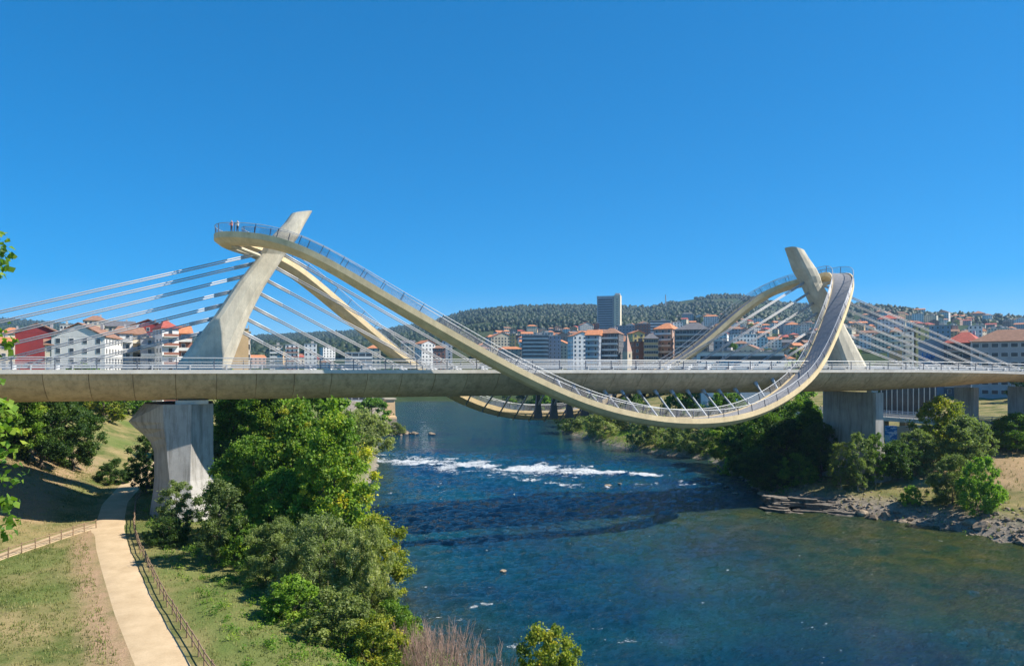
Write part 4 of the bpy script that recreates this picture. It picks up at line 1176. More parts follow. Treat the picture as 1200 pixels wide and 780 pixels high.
# ------------------------------------------------------------------ town
PAL = {'white': (.80, .79, .75), 'cream': (.70, .62, .46), 'grey': (.42, .43, .45), 'beige': (.58, .49, .36), 'pink': (.52, .34, .27), 'yellow': (.72, .55, .22), 'brick': (.36, .16, .11), 'maroon': (.34, .045, .05), 'tan': (.66, .45, .24), 'blue_grey': (.30, .36, .44), 'dark': (.13, .14, .16)}
RPAL = {'orange': (.48, .19, .085), 'brown': (.26, .14, .09), 'red': (.36, .085, .06), 'slate': (.12, .12, .13), 'flat': (.40, .38, .35)}
for k, v in PAL.items(): M['w_' + k] = simple('wall_' + k, v, .85, var=.12, scale=.35, rnd=.25)
for k, v in RPAL.items(): M['r_' + k] = simple('roof_' + k, v, .85, var=.3, scale=.9)
M['pane'] = simple('window_glass', (.045, .055, .07), .15, var=.4, scale=.3)
M['frame'] = simple('window_frame', (.62, .60, .56), .6, var=.1)
def win_mesh(w, h, shutter=False):
    mb = MB(); mb.box((0, -.03, 0), (w, .12, h), mi=0); mb.box((0, -.06, 0), (w - .22, .10, h - .22), mi=1)
    return mb.mesh('window', [M['frame'], M['pane']])
WIN = {'std': win_mesh(1.3, 1.6), 'wide': win_mesh(2.2, 1.6), 'tall': win_mesh(1.2, 2.1), 'strip': win_mesh(3.6, 1.7)}
def building(name, label, cat, x, d, w, dep, ztop, wall, roof, rtype, rot=0.0, group=None, cols=None, detail=True, win='std', balc=False, floor_h=3.1, ridge='x', roof_h=None, side_cols=None, base_z=None, wins=True):
    X, Y = at(x, d)
    for _ in range(12):
        if gz(X, Y) > 5.5: break
        ztop = EYE + (ztop - EYE) * 1.08; d *= 1.08; w *= 1.08; X, Y = at(x, d)
    zg = gz(X, Y) if base_z is None else base_z
    to = C[:2] - np.array([X, Y]); rz = math.atan2(to[1], to[0]) + math.pi / 2 + rot
    root = empty(name, (X, Y, zg), rz); tag(root, label, cat, group)
    h = max(3.0, ztop - zg)
    nf = max(1, int(round(h / floor_h))); fh = h / nf
    wl_ = MB(); wl_.box((0, 0, (h - 5) / 2), (w, dep, h + 5)); 
    rf = MB(); ov = .45
    rh = roof_h if roof_h is not None else (dep if ridge == 'x' else w) * .22
    if rtype == 'flat':
        rf.box((0, 0, h + .12), (w + .5, dep + .5, .24)); rf.box((w * .15, dep * .1, h + 1.2), (w * .22, dep * .3, 2.2))
    else:
        X0, Y0 = w / 2 + ov, dep / 2 + ov
        if ridge == 'x':
            k = 0 if rtype == 'gable' else min(X0 * .8, Y0 * .9)
            R0, R1 = (-X0 + k, 0), (X0 - k, 0)
            base_ = [(-X0, -Y0, h), (X0, -Y0, h), (X0, Y0, h), (-X0, Y0, h)]
            top = [(R0[0], 0, h + rh), (R1[0], 0, h + rh)]
            vs = base_ + top + [(p[0], p[1], h - .25) for p in base_]
            rf.add(vs, [(0, 1, 5, 4), (2, 3, 4, 5), (1, 2, 5), (3, 0, 4), (6, 7, 1, 0), (7, 8, 2, 1), (8, 9, 3, 2), (9, 6, 0, 3), (9, 8, 7, 6)])
            if rtype == 'gable':
                wl_.add([(-w / 2, -dep / 2, h - .1), (-w / 2, dep / 2, h - .1), (-w / 2 - .01, 0, h + rh * .9), (w / 2, -dep / 2, h - .1), (w / 2, dep / 2, h - .1), (w / 2 + .01, 0, h + rh * .9)], [(0, 1, 2), (3, 5, 4)])
        else:
            k = 0 if rtype == 'gable' else min(Y0 * .8, X0 * .9)
            base_ = [(-X0, -Y0, h), (X0, -Y0, h), (X0, Y0, h), (-X0, Y0, h)]
            if rtype == 'gable':                                     # open gable to the front: thin slopes over a wall gable
                t = .3
                for s in (-1, 1):
                    rf.add([(s * X0, -Y0, h - .15), (0, -Y0, h + rh), (0, Y0, h + rh), (s * X0, Y0, h - .15), (s * X0, -Y0, h - .15 + t), (0, -Y0, h + rh + t), (0, Y0, h + rh + t), (s * X0, Y0, h - .15 + t)],
                           [(0, 1, 2, 3), (4, 5, 6, 7), (0, 1, 5, 4), (2, 3, 7, 6), (3, 0, 4, 7)])
                g = rh * w / (2 * X0)
                wl_.add([(-w / 2, -dep / 2, h - .1), (w / 2, -dep / 2, h - .1), (0, -dep / 2, h + g), (-w / 2, dep / 2, h - .1), (w / 2, dep / 2, h - .1), (0, dep / 2, h + g)], [(0, 1, 2), (4, 3, 5)])
            else:
                vs = base_ + [(0, -Y0 + k, h + rh), (0, Y0 - k, h + rh)]
                rf.add(vs, [(0, 1, 4), (1, 2, 5, 4), (2, 3, 5), (3, 0, 4, 5), (3, 2, 1, 0)])
    wl_.build('wall', M['w_' + wall], root, local=True)
    ro = rf.build('roof', M['r_' + roof], root, local=True)
    if rtype != 'flat' and detail:
        MB().box((w * .22, dep * .12, h + rh * .8 + .5), (.8, .8, 1.6)).build('chimney', M['w_grey'], ro, local=True)
    if not wins: return root, h
    nc_ = cols if cols else max(1, int(w / 3.0)); sc_ = side_cols if side_cols is not None else max(1, int(dep / 3.4))
    spots = []
    for fl_ in range(nf):
        z = fl_ * fh + fh * .56
        if rtype == 'flat' or True:
            for c in range(nc_): spots.append(((c + .5) / nc_ * w - w / 2, -dep / 2, z, 0))
            for c in range(sc_):
                yy = (c + .5) / sc_ * dep - dep / 2
                spots.append((w / 2, yy, z, math.pi / 2)); spots.append((-w / 2, yy, z, -math.pi / 2))
    if detail:
        for sx, sy, z, a in spots:
            o = bpy.data.objects.new('window', WIN[win] if a == 0 else WIN['std']); S.collection.objects.link(o); o.parent = root; o.location = (sx, sy, z); o.rotation_euler = (0, 0, a)
    else:
        mb = MB()
        for sx, sy, z, a in spots:
            if a == 0: mb.box((sx, sy, z), (1.3, .12, 1.55))
            else: mb.box((sx, sy, z), (.12, 1.3, 1.55))
        tag(mb.build('windows', M['pane'], root, local=True), kind='stuff')
    if balc:
        for fl_ in range(1, nf):
            z = fl_ * fh
            bo = MB().box((0, -dep / 2 - .6, z + .08), (w * .92, 1.2, .18)).build('balcony', M['w_white'], root, local=True)
            MB().box((0, -dep / 2 - 1.17, z + .6), (w * .92, .07, .85)).build('parapet', M['w_' + (balc if isinstance(balc, str) else 'white')], bo, local=True)
    return root, h
def zt(y, d): return EYE + (HY - y) / F * d
def pxm(px, d): return px * d / F
def B(name, label, cat, x0, x1, y, d, wall, roof, rtype, dep=12, **kw):
    return building(name, label, cat, (x0 + x1) / 2, d, pxm(x1 - x0, d), dep, zt(y, d), wall, roof, rtype, **kw)
# left of the left pylon
B('house', 'dark red gabled house at the far left behind the cables', 'house', 27, 70, 391, 262, 'maroon', 'brown', 'gable', 16, ridge='y', roof_h=3.0, wins=False, rot=-.15)
B('house', 'large white gabled house with three small attic windows at left', 'house', 77, 131, 396, 240, 'white', 'brown', 'gable', 22, ridge='y', roof_h=4.0, cols=4, rot=-.25)
B('apartment_building', 'white apartment house with brown roof right of the white gable', 'building', 131, 152, 391, 262, 'white', 'brown', 'hip', 12, rot=.1, balc=True)
B('apartment_building', 'narrow beige apartment house next to the white one at left', 'building', 151, 166, 392, 272, 'beige', 'brown', 'gable', 12, rot=.2, balc='cream')
B('apartment_building', 'maroon house standing above its neighbours left of the pylon', 'building', 156, 191, 383, 320, 'maroon', 'brown', 'gable', 16, ridge='y', roof_h=2.6, cols=3)
B('apartment_building', 'grey balconied apartment house below the maroon house', 'building', 166, 185, 397, 262, 'grey', 'flat', 'flat', 12, balc=True)
B('apartment_building', 'tall white apartment house with red trim beside the left pylon', 'building', 185, 203, 385, 256, 'white', 'red', 'hip', 12, balc='brick', rot=.25)
B('apartment_building', 'red and white apartment house touching the left pylon outline', 'building', 203, 222, 391, 262, 'brick', 'orange', 'gable', 12, balc=True, rot=.1)
B('house', 'low tan cottage under the cables at the left edge', 'house', -14, 14, 402, 250, 'beige', 'orange', 'gable', 9, cols=4)
B('house', 'low pale cottage between the red and white gables', 'house', 55, 80, 404, 232, 'cream', 'brown', 'gable', 8, cols=3)
B('house', 'pale house with orange roof at the left edge under the hill', 'house', 2, 26, 391, 330, 'cream', 'orange', 'hip', 12)
B('house', 'small white flat house on the skyline between the gables', 'house', 71, 82, 381, 420, 'white', 'flat', 'flat', 9, cols=3)
B('apartment_building', 'cream roofed house on the skyline behind the white gable', 'building', 100, 124, 376, 380, 'cream', 'brown', 'hip', 12, cols=5)
B('house', 'grey roofed house behind the narrow beige one', 'house', 126, 156, 383, 340, 'beige', 'slate', 'gable', 12)
B('apartment_building', 'plain tan block seen right behind the left pylon', 'building', 258, 288, 386, 225, 'tan', 'flat', 'flat', 10, wins=False, rot=.1)
B('apartment_building', 'thin white facade edge right of the tan block', 'building', 288, 293, 390, 228, 'white', 'flat', 'flat', 10, cols=1)
# between left pylon and falling footwalk
B('apartment_building', 'cream block low behind the inner cables of the left pylon', 'building', 316, 331, 405, 560, 'cream', 'flat', 'flat', 14, balc=True)
B('apartment_building', 'white block with brown bands behind the inner cables', 'building', 335, 350, 404, 560, 'white', 'flat', 'flat', 14, balc='brick')
B('apartment_building', 'white tower block with roof mast behind the inner cables', 'building', 357, 371, 403, 600, 'white', 'flat', 'flat', 14)
B('apartment_building', 'long low white building above the deck rail behind the far footwalk', 'building', 405, 436, 413, 420, 'white', 'flat', 'flat', 14, win='strip', cols=4)
B('house', 'white house with orange roof behind the far footwalk', 'house', 430, 446, 408, 470, 'cream', 'orange', 'hip', 11)
B('house', 'white gabled house with orange roof left of the near footwalk', 'house', 489, 507, 403, 430, 'white', 'orange', 'gable', 12, ridge='y', rot=.5)
B('house', 'brown house right of the white gabled house behind the cables', 'house', 508, 522, 408, 400, 'brick', 'brown', 'gable', 10)
B('house', 'small white gable showing behind the near footwalk', 'house', 518, 530, 400, 450, 'white', 'orange', 'gable', 11, ridge='y')
B('house', 'pale house on the slope between both footwalk branches', 'house', 470, 486, 402, 520, 'cream', 'slate', 'gable', 11)
# centre
B('apartment_building', 'rounded grey apartment block with white balcony bands in the centre', 'building', 612, 643, 393, 430, 'grey', 'flat', 'flat', 15, balc=True, win='strip')
B('apartment_building', 'blue-grey block right of the balconied grey block', 'building', 643, 657, 394, 440, 'blue_grey', 'flat', 'flat', 12)
B('house', 'white gabled house with orange roof above the large conifer', 'house', 668, 690, 394, 445, 'white', 'orange', 'gable', 14, ridge='y', rot=.3)
B('house', 'low wide house with orange roof below the balconied grey block', 'house', 584, 612, 409, 390, 'beige', 'orange', 'hip', 10, cols=6)
B('house', 'small bright yellow house on the slope at centre', 'house', 597, 604, 391, 700, 'yellow', 'flat', 'flat', 10, cols=2)
B('house', 'low orange roofed house right of the large conifer', 'house', 670, 690, 404, 420, 'grey', 'orange', 'hip', 12)
B('apartment_building', 'dark glassy apartment block left of the church, with white balconies', 'building', 689, 705, 393, 415, 'blue_grey', 'orange', 'gable', 14, balc=True, rot=-.2)
B('apartment_building', 'dark glassy apartment block nearest the church spire', 'building', 706, 728, 391, 420, 'dark', 'brown', 'hip', 14, balc=True, rot=-.2)
B('apartment_building', 'yellow gabled house above the church spire', 'house', 738, 752, 391, 470, 'yellow', 'orange', 'gable', 12, ridge='y', rot=.3)
B('apartment_building', 'brown block between the church and the beige block', 'building', 740, 757, 401, 410, 'brick', 'slate', 'flat', 12, rot=.2)
B('apartment_building', 'beige stone block with many windows right of the church', 'building', 755, 771, 397, 405, 'tan', 'slate', 'hip', 13, cols=6)
B('apartment_building', 'tall pinkish apartment tower with white balconies at centre right', 'building', 771, 793, 386, 420, 'pink', 'orange', 'hip', 16, balc=True, rot=-.3)
B('apartment_building', 'large dark apartment block with white window bands and slate roof', 'building', 794, 833, 387, 400, 'dark', 'slate', 'hip', 18, balc='grey', win='wide', rot=-.15)
B('apartment_building', 'long white modern block on the slope below the hill', 'building', 762, 785, 376, 850, 'white', 'flat', 'flat', 16, win='strip')
B('apartment_building', 'second white modern block stepping down to the right', 'building', 786, 800, 378, 860, 'white', 'flat', 'flat', 16)
B('apartment_building', 'reddish long block with white roof line at right of the office tower', 'building', 744, 762, 380, 780, 'brick', 'flat', 'flat', 16)
B('apartment_building', 'pale block at the foot of the office tower', 'building', 722, 744, 382, 820, 'grey', 'flat', 'flat', 16)
B('apartment_building', 'brick stair tower left of the office tower foot', 'building', 696, 702, 379, 820, 'brick', 'flat', 'flat', 10)
# church with spire
X, Y = at(735, 385); zg = gz(X, Y)
ch = empty('church', (X, Y, zg), .3); tag(ch, 'small stone church with a slender pink spire behind the deck', 'church')
st = zt(412, 385) - zg
MB().box((0, 0, st / 2 - 2), (3.4, 3.4, st + 4)).build('tower', M['w_beige'], ch, local=True)
mb = MB(); mb.loft([[(-1.7, -1.7, st), (1.7, -1.7, st), (1.7, 1.7, st), (-1.7, 1.7, st)], [(-.1, -.1, st + 8.5), (.1, -.1, st + 8.5), (.1, .1, st + 8.5), (-.1, .1, st + 8.5)]]); mb.build('spire', M['w_pink'], ch, local=True)
MB().box((0, -1.72, st - 2), (.9, .1, 1.8)).build('window', M['pane'], ch, local=True)
mb = MB(); mb.box((4, 4, st * .3 - 1), (7, 9, st * .6 + 2)); mb.build('nave', M['w_beige'], ch, local=True)
# office tower
d = 1180; X, Y = at(714, d); zg = gz(X, Y); H = zt(348, d) - zg; w = pxm(27, d)
to = C[:2] - np.array([X, Y]); tw = empty('office_tower', (X, Y, zg), math.atan2(to[1], to[0]) + math.pi / 2 - .12); tag(tw, 'tall grey glass office tower with a pale side slab, rising above the hill line', 'tower')
MB().box((-w * .14, 0, H / 2 - 4), (w * .72, 18, H + 6)).build('glass_slab', M['w_blue_grey'], tw, local=True)
MB().box((w * .37, -1.5, H / 2 - 3), (w * .27, 20, H + 10)).build('side_slab', M['w_cream'], tw, local=True)
MB().box((w * .37, -1.0, H + 3.4), (w * .2, 10, 3.4)).build('roof_house', M['w_grey'], tw, local=True)
MB().box((-w * .14, 0, H - .5), (w * .735, 18.4, 3.0)).build('roof_band', M['w_grey'], tw, local=True)
fl_ = WIN['strip']
for k in range(int(H / 3.6)):
    o = link('window_band', fl_, tw, local=True); o.location = (-w * .14, -9.0, 2 + k * 3.6); o.scale = (w * .68 / 3.6, 1, 1.2)
    o = link('window', WIN['wide'], tw, local=True); o.location = (w * .37, -11.5, 2 + k * 3.6)
# right side
B('apartment_building', 'long apartment block with brown roof and many windows at the right edge', 'building', 1149, 1235, 400, 275, 'grey', 'brown', 'hip', 16, cols=9, balc=False, win='wide', rot=-.1, roof_h=4.4)
B('apartment_building', 'dark fronted apartment block with red roof next to the long one at right', 'building', 1114, 1149, 402, 290, 'dark', 'red', 'hip', 15, balc='pink', rot=-.2, roof_h=4.2)
B('apartment_building', 'yellow apartment tower on the right hillside', 'building', 1070, 1084, 384, 470, 'yellow', 'flat', 'flat', 13, rot=.3, cols=2)
B('apartment_building', 'cream apartment row left of the yellow tower', 'building', 1044, 1056, 389, 460, 'cream', 'brown', 'hip', 13, balc=True)
B('apartment_building', 'white apartment house touching the yellow tower', 'building', 1057, 1070, 389, 470, 'white', 'slate', 'flat', 13, balc=True)
B('apartment_building', 'large white building with red roof high behind the outer cables', 'building', 1030, 1058, 374, 680, 'white', 'red', 'hip', 18, cols=7)
B('apartment_building', 'beige block low behind the outer cables near the right pylon', 'building', 1043, 1056, 411, 330, 'tan', 'flat', 'flat', 10)
B('apartment_building', 'blue-grey block right of the yellow tower', 'building', 1086, 1112, 382, 560, 'blue_grey', 'flat', 'flat', 14)
B('apartment_building', 'white cubic house on the right hillside above the red roof', 'house', 1136, 1150, 382, 600, 'white', 'flat', 'flat', 12)
# painted hall
rt_, hh_ = B('painted_hall', 'pale windowless hall with blue graffiti at its foot right of the cables', 'building', 1079, 1113, 402, 300, 'blue_grey', 'slate', 'gable', 14, ridge='y', roof_h=1.8, wins=False)
M['w_blue_grey_light'] = simple('hall_paint', (.60, .66, .72), .8)
rt_.children[0].material_slots[0].link = 'OBJECT'; rt_.children[0].material_slots[0].material = M['w_blue_grey_light']
M['graffiti'] = simple('graffiti_blue', (.02, .16, .45), .7, var=.8, scale=1.2)
mb = MB()
for k in range(9):
    t = k * .65; mb.tube((-4.6 + t * .8, -7.03, hh_ - 6.2 + 1.3 * math.sin(k * 1.9)), (-4.2 + t * .8, -7.03, hh_ - 5.0 + 1.2 * math.cos(k * 2.3)), .28, .2, n=6)
mb.build('graffiti', M['graffiti'], rt_, local=True)
# long white shed behind the deck
X, Y = at(866, 262); zg = gz(X, Y); to = C[:2] - np.array([X, Y])
sh_ = empty('white_shed', (X, Y, zg), math.atan2(to[1], to[0]) + math.pi / 2 + .15); tag(sh_, 'long low white shed showing above the deck left of the right pylon', 'shed')
hs = zt(413, 262) - zg; w = pxm(92, 262)
MB().box((0, 0, hs / 2 - 1), (w, 14, hs + 2)).build('wall', M['w_white'], sh_, local=True)
MB().box((0, 0, hs + .15), (w + .6, 14.8, .35)).build('roof', M['r_flat'], sh_, local=True)
for k in range(9): o = link('window', WIN['strip'], sh_, local=True); o.location = (-w / 2 + (k + .5) * w / 9, -7, hs - 2.0)

# rows of town houses on the slopes
rng = np.random.default_rng(21)
walls = ['white', 'white', 'cream', 'cream', 'beige', 'pink', 'grey', 'white', 'tan', 'brick']
roofs = ['orange', 'orange', 'brown', 'red', 'orange', 'brown', 'slate', 'flat']
ZONES = [(-60, 250, 'hill left of the left pylon'), (250, 560, 'slope right of the left pylon'), (560, 700, 'slope left of the tower'), (700, 840, 'slope below the tower'), (840, 1010, 'slope behind the right pylon'), (1010, 1110, 'slope behind the outer cables'), (1110, 1290, 'hillside at the far right')]
def level(d): return 'low on' if d < 650 else 'halfway up' if d < 1000 else 'high on'
def zone(x):
    for a, b, n_ in ZONES:
        if a <= x < b: return n_
    return ZONES[-1][2]
rows = [(520, 840, 1060, .6), (600, 560, 1240, .8), (690, 560, 1260, .9), (780, 560, 1260, .95), (880, 570, 1260, .95), (990, 575, 1260, .95), (1110, 580, 1260, .9), (1240, 590, 1260, .85), (1400, 780, 1270, .8), (1540, 1010, 1270, .9), (480, 300, 420, .35), (700, 290, 560, .5), (900, 300, 560, .35), (500, -60, 200, .4), (700, -60, 160, .4)]
nhouse = 0
for d0, xa, xb, pr in rows:
    x = xa
    while x < xb:
        d = d0 * (1 + rng.normal() * .045); big = rng.random() < (.35 if d0 < 800 else .2)
        w = rng.uniform(14, 24) if big else rng.uniform(9, 15)
        px_ = w * F / d
        if rng.random() < pr and not (d0 < 620 and 1140 < x):
            X, Y = at(x + px_ / 2, d); zg = gz(X, Y)
            if Y > 40 and zg > 6:
                h = rng.uniform(10, 16) if big else rng.uniform(5.5, 9)
                wl2 = walls[rng.integers(len(walls))]; rf2 = roofs[rng.integers(len(roofs))]
                if big and rng.random() < .3: rf2 = 'flat'
                rtp = 'flat' if rf2 == 'flat' else ('gable' if rng.random() < .6 else 'hip')
                kind = 'apartment block' if big else 'house'
                rn = 'flat roof' if rtp == 'flat' else rf2 + (' gable' if rtp == 'gable' else ' hip') + ' roof'
                building('apartment_building' if big else 'house', f'{wl2} {kind} with {rn} {level(d)} the {zone(x)}', 'building' if big else 'house', x + px_ / 2, d, w, rng.uniform(9, 13), zg + h, wl2, rf2, rtp, rot=rng.normal() * .35, group='town houses on the ' + zone(x), detail=False, ridge='y' if rng.random() < .4 else 'x')
                nhouse += 1
        x += px_ * rng.uniform(.85, 1.35)
dup_ = {}
for o in S.objects:
    if o.parent is None and o.get('group', '').startswith('town houses'): dup_.setdefault(o['label'], []).append(o)
for lb_, os_ in dup_.items():
    os_.sort(key=lambda o: proj(np.array(o.location))[0])
    if len(os_) == 2: nm_ = ['left-hand', 'right-hand']
    elif len(os_) == 3: nm_ = ['left-hand', 'middle', 'right-hand']
    else: continue
    for o, q in zip(os_, nm_): o['label'] = q + ' ' + lb_
# trees sprinkled through the town
for k in range(70):
    x = rng.uniform(565, 1250); d = rng.uniform(480, 1450); X, Y = at(x, d)
    if Y < 60: continue
    plant('broadleaf_tree', 'far_round', ['broad', 'dark', 'olive'][k % 3], x, d, rng.uniform(6, 11), rng.uniform(6, 10), f'{["mid green", "dark", "olive"][k % 3]} round tree between houses {level(d)} the {zone(x)}', 'tree', 'trees between houses on the ' + zone(x))

# wooded hills
n = 190000
fx = rng.uniform(-150, 1350, n); fd = rng.uniform(900, 4300, n) ** 1.0
PXY = C[None, :2] + FW[None, :2] * fd[:, None] + RT[None, :2] * ((fx - PCX) / F * fd)[:, None]
dr_ = ridge_d(fx); u_ = fd / dr_
mask = fbm(PXY[:, 0] / 260, PXY[:, 1] / 260, 4, 91)
ok = (u_ < 1.06) & (u_ > np.where((fx > 560) & (fx < 1000), .47, np.where(fx >= 1000, .86, .22))) & (mask > .31)
PXY = PXY[ok][:44000]; nn = len(PXY)
zf_ = ground(PXY[:, 0], PXY[:, 1])
rr = 2.2 + 5.0 * rng.random(nn) ** 2.0
V, Fc = blobs(np.stack([PXY[:, 0], PXY[:, 1], zf_ + rr * .5], -1), rr, 1.25, rng, .26)
tint = np.repeat(np.clip(.4 + .9 * (fbm(PXY[:, 0] / 90, PXY[:, 1] / 90, 3, 92) - .5) + rng.normal(size=nn) * .2, 0, 1), len(IV))
tag(link('woodland', np_mesh('woodland', V, Fc, M['forest'], True, {'tint': tint})), 'dark woodland covering the distant hills', 'woodland', kind='stuff')

# ------------------------------------------------------------------ right bank roads and small things
vi = empty('riverside_viaduct', (158, 20, 0)); tag(vi, 'low concrete riverside road on piers passing under the bridge at right', 'viaduct')
va = [(153.0, 12.0), (163.5, 12.0), (163.5, 13.0), (153.0, 13.0)]
MB().loft([[(x, y, z) for x, z in va] for y in (-75, -20, 40, 120)]).build('road_slab', M['curb'], vi)
MB().loft([[(x, y, z) for x, z in ((154, 13.0), (162.5, 13.0), (162.5, 13.06), (154, 13.06))] for y in (-75, 120)]).build('roadway', M['asphalt'], vi)
for xx in (153.3, 163.2):
    mb = MB()
    for hgt in (.45, .85): mb.loft([[(xx - .04, y, 13 + hgt - .08), (xx + .04, y, 13 + hgt - .08), (xx + .04, y, 13 + hgt + .08), (xx - .04, y, 13 + hgt + .08)] for y in (-75, 120)])
    g_ = mb.build('guard_rail', M['steel'], vi)
    pm = MB().box((0, 0, .5), (.12, .12, 1.0)).mesh('guard_post', M['steel'])
    for y in np.arange(-72, 118, 4.0): link('guard_post', pm, g_, loc=(xx, y, 13.0))
pm = MB().box((0, 0, 2.5), (1.2, 1.6, 9.0)).mesh('pier', M['pier_conc'])
for y in np.arange(-60, 110, 15):
    for xx in (155, 161.5): link('pier', pm, vi, loc=(xx, float(y), 5.0))
MB().box((152.6, -2.5, 11.4), (1.0, 2.2, 5.2)).build('pillar', M['curb'], vi)
# rear piers of the bridge approach
for (x, y) in ((150.5, 4.5), (168, -6.0), (168, 5.0)):
    MB().box((x, y, 14), (1.5, 4.6, 13.4)).build('approach_pier', M['pier_conc'], bridge)
# blue painted pillar and wall below the road
pw = empty('painted_wall', (138, 11, 5.5)); tag(pw, 'low retaining wall with a bright blue and white painted pillar beside the right pier', 'wall')
def mural():
    m, nt, b = new_mat('mural_paint')
    n1 = noise(nt, .9, 4, .6, 'World', (1, .6, 2.2)); c = ramp(nt, n1, [(.42, (.03, .20, .55)), (.5, (.12, .40, .78)), (.58, (.80, .86, .90))])
    nt.links.new(c, b.inputs['Base Color']); b.inputs['Roughness'].default_value = .6; return m
M['mural'] = mural()
MB().box((5.5, .4, 2.6), (12, .8, 8.2)).build('wall_panel', M['w_beige'], pw, local=True)
MB().box((-1.9, 0, 2.6), (2.2, 1.2, 8.6)).build('pillar', M['mural'], pw, local=True)
# glazed building with white fins
X, Y = at(1064, 242); zg = 11.5; to = C[:2] - np.array([X, Y]); gb = empty('glazed_pavilion', (X, Y, zg), math.atan2(to[1], to[0]) + math.pi / 2); tag(gb, 'dark glazed building with white vertical fins seen under the right end of the deck', 'building')
MB().box((0, 0, 3.6), (15.5, 10, 9)).build('glass_wall', M['pane'], gb, local=True)
fm_ = MB().box((0, -5.25, 3.6), (.24, .5, 9)).mesh('fin', M['frame'])
for k in range(11): o = link('fin', fm_, gb, local=True); o.location = (-7.4 + k * 1.48, 0, 0)
MB().box((0, 0, 8.3), (16.4, 11, .5)).build('roof', M['r_flat'], gb, local=True)
# lamp posts standing behind the deck
def lamp(x, y_top, d, label):
    X, Y = at(x, d); zg = gz(X, Y); H = zt(y_top, d) - zg
    o = empty('street_lamp', (X, Y, zg)); tag(o, label, 'street lamp')
    MB().tube((0, 0, -.3), (0, 0, H), .14, .08, n=8).build('pole', M['steel'], o, local=True)
    MB().tube((0, 0, H - .1), (-1.2, -.4, H + .15), .06, .05, n=6).build('arm', M['steel'], o, local=True)
    MB().box((-1.5, -.5, H + .14), (.8, .35, .16), .3).build('lamp_head', M['steel_dark'], o, local=True)
lamp(670, 401, 300, 'street lamp standing behind the middle of the deck by the large conifer')
lamp(847, 398, 240, 'street lamp in front of the white shed left end')
lamp(1138, 400, 240, 'street lamp before the dark fronted apartments at right')
# antenna mast on the hill
d = 2500; X, Y = at(780, d); zg = gz(X, Y); am = empty('antenna_mast', (X, Y, zg)); tag(am, 'lattice antenna mast on the hill between the tower and the right summit', 'mast')
mb = MB()
for s in ((-2, -2), (2, -2), (2, 2), (-2, 2)): mb.tube((s[0], s[1], -4), (s[0] * .3, s[1] * .3, 44), .8, .5, n=4)
for k in range(6):
    z = k * 7; q = 2 - 1.4 * z / 44; mb.box((0, 0, z), (q * 2.4, q * 2.4, .7))
mb.build('lattice', M['steel'], am, local=True)
# stone pillar upstream
p = on_level(456, 490, 0); sp = empty('stone_pillar', (p[0], p[1], 0)); tag(sp, 'weathered stone pillar at the water edge far upstream on the left', 'pillar')
mb = MB(); mb.loft([[(-2.6 * k, -2.6 * k, z), (2.6 * k, -2.6 * k, z), (2.6 * k, 2.6 * k, z), (-2.6 * k, 2.6 * k, z)] for z, k in ((-2, 1.3), (1, 1.2), (1.3, 1.0), (9.5, .92))]); mb.build('shaft', M['w_tan'], sp, local=True)
MB().box((0, 0, 9.9), (6, 6, .8)).build('cap_stone', M['w_beige'], sp, local=True)

# parked car at the right edge
def car(x, y, z, rz, label):
    o = empty('parked_car', (x, y, z), rz); tag(o, label, 'car')
    M['car'] = simple('car_paint', (.55, .58, .62), .25, .3, var=.04)
    M['tyre'] = simple('tyre', (.02, .02, .02), .8); M['rim'] = simple('rim', (.5, .5, .52), .3, .7)
    pr = [(-2.1, .35), (-2.15, .75), (-1.9, .95), (-1.0, 1.0), (1.2, .98), (2.0, .85), (2.15, .6), (2.1, .35)]
    mb = MB(); mb.loft([[(a, yy, b_) for a, b_ in pr] for yy in (-.84, -.78, .78, .84)]); body = mb.build('body', M['car'], o, local=True)
    cb = [(-1.75, .96), (-1.25, 1.42), (.35, 1.46), (1.15, .97)]
    mb = MB(); mb.loft([[(a * k, yy, b_) for a, b_ in cb] for yy, k in ((-.74, .96), (-.66, 1), (.66, 1), (.74, .96))]); mb.build('cabin', M['pane'], o, local=True)
    MB().box((-.45, 0, 1.45), (1.6, 1.28, .06)).build('roof', M['car'], o, local=True)
    for sx in (-1.3, 1.3):
        for sy in (-.8, .8):
            w_ = MB().tube((sx, sy - .1, .32), (sx, sy + .1, .32), .32, n=14).build('wheel', M['tyre'], o, local=True)
            MB().tube((sx, sy - .115, .32), (sx, sy + .115, .32), .19, n=10).build('rim', M['rim'], w_, local=True)
    for sy in (-.6, .6): MB().box((2.08, sy, .7), (.12, .3, .14)).build('headlight', M['frame'], o, local=True)
p = on_level(1186, 497, 13.1)
car(158.5, p[1] - 2.0, 13.07, math.radians(95), 'silver car on the riverside road at the right edge')

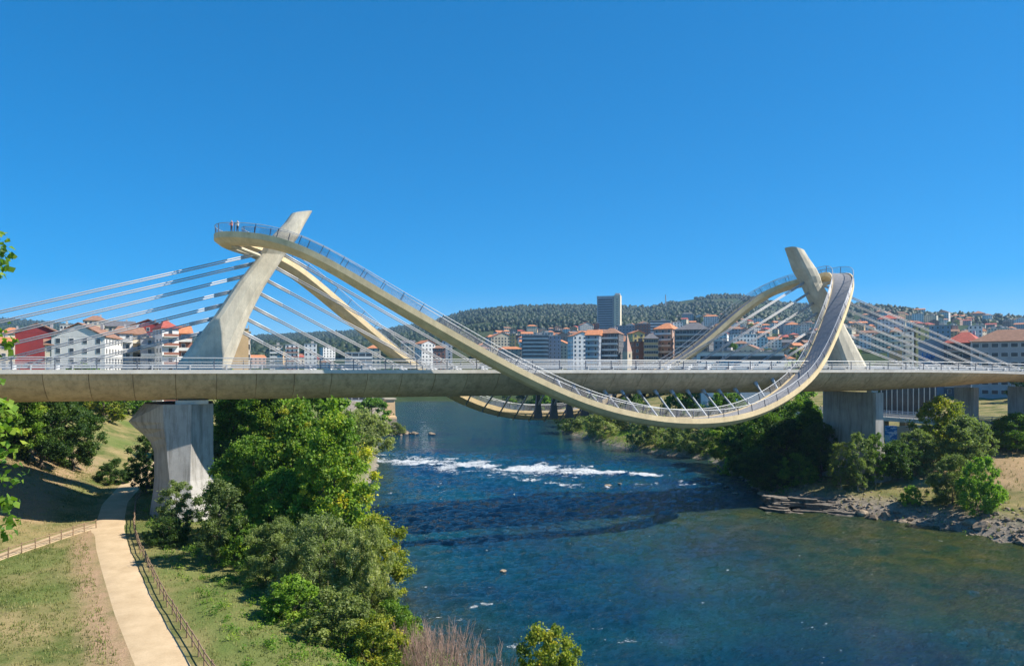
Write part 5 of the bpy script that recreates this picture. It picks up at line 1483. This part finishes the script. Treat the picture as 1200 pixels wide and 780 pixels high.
# two people on the footwalk crest
def person(s, off, shirt, trouser, label, seed):
    p, T, oo, u = frame(s); q = p + oo * off
    me = bpy.data.meshes.new('person')
    rng = np.random.default_rng(seed)
    vs = [(0, 0, .95), (0, 0, 1.2), (0, .01, 1.42), (0, .02, 1.55), (0, .03, 1.68), (.19, 0, 1.40), (.25, .1, 1.14), (.16, .32, 1.08), (-.19, 0, 1.40), (-.25, .08, 1.14), (-.14, .32, 1.08), (.1, 0, .9), (.11, .03, .5), (.12, 0, .08), (.12, .16, .04), (-.1, 0, .9), (-.11, .05, .5), (-.12, 0, .08), (-.12, .16, .04)]
    ed = [(0, 1), (1, 2), (2, 3), (3, 4), (2, 5), (5, 6), (6, 7), (2, 8), (8, 9), (9, 10), (0, 11), (11, 12), (12, 13), (13, 14), (0, 15), (15, 16), (16, 17), (17, 18)]
    rad = [.15, .16, .16, .06, .11, .065, .05, .035, .065, .05, .035, .09, .065, .05, .04, .09, .065, .05, .04]
    me.from_pydata(vs, ed, [])
    o = bpy.data.objects.new('person', me); S.collection.objects.link(o)
    o.modifiers.new('skin', 'SKIN'); 
    for v, r in zip(me.skin_vertices[0].data, rad): v.radius = (r, r * .85)
    me.skin_vertices[0].data[0].use_root = True
    ss = o.modifiers.new('sub', 'SUBSURF'); ss.levels = 1; ss.render_levels = 2
    m, nt, b = new_mat('person_' + str(seed))
    g = nt.nodes.new('ShaderNodeTexCoord'); sx = nt.nodes.new('ShaderNodeSeparateXYZ'); nt.links.new(g.outputs['Object'], sx.inputs[0])
    mr = nt.nodes.new('ShaderNodeMath'); mr.operation = 'DIVIDE'; mr.inputs[1].default_value = 2.0; nt.links.new(sx.outputs['Z'], mr.inputs[0])
    cr = ramp(nt, mr.outputs[0], [(0, (.03, .03, .03)), (.05, trouser), (.47, trouser), (.475, shirt), (.745, shirt), (.75, (.55, .34, .25)), (.86, (.55, .34, .25)), (.865, (.05, .03, .02))])
    for e in nt.nodes:
        if e.type == 'VALTORGB': e.color_ramp.interpolation = 'CONSTANT'
    nt.links.new(cr, b.inputs['Base Color']); b.inputs['Roughness'].default_value = .8
    me.materials.append(m)
    o.location = q + u * .02; o.rotation_euler = (0, 0, math.atan2(oo[1], oo[0]) - math.pi / 2)
    tag(o, label, 'person')
sL = float(np.interp(3.36, np.append(fine, 2 * math.pi), L))
person(sL, 1.2, (.62, .25, .22), (.04, .05, .09), 'person in a reddish top at the footwalk crest railing, left of the pair', 3)
person(sL + 1.0, 1.2, (.7, .66, .6), (.03, .03, .04), 'person in a light top at the footwalk crest railing, right of the pair', 4)

# ------------------------------------------------------------------ air
hz = MB().box((1300, 2400, 236), (17000, 6800, 488)).build('haze', M['w_white'])
tag(hz, 'thin blue summer haze over the valley', 'haze', kind='stuff')
hm, nt, b_ = new_mat('haze_air')
nt.nodes.remove(b_)
pv_ = nt.nodes.new('ShaderNodeVolumePrincipled')
pv_.inputs['Color'].default_value = (.45, .72, 1.0, 1)
pv_.inputs['Density'].default_value = 0.00008
pv_.inputs['Anisotropy'].default_value = 0.2
nt.links.new(pv_.outputs[0], nt.nodes['Material Output'].inputs['Volume'])
hz.data.materials.clear(); hz.data.materials.append(hm)
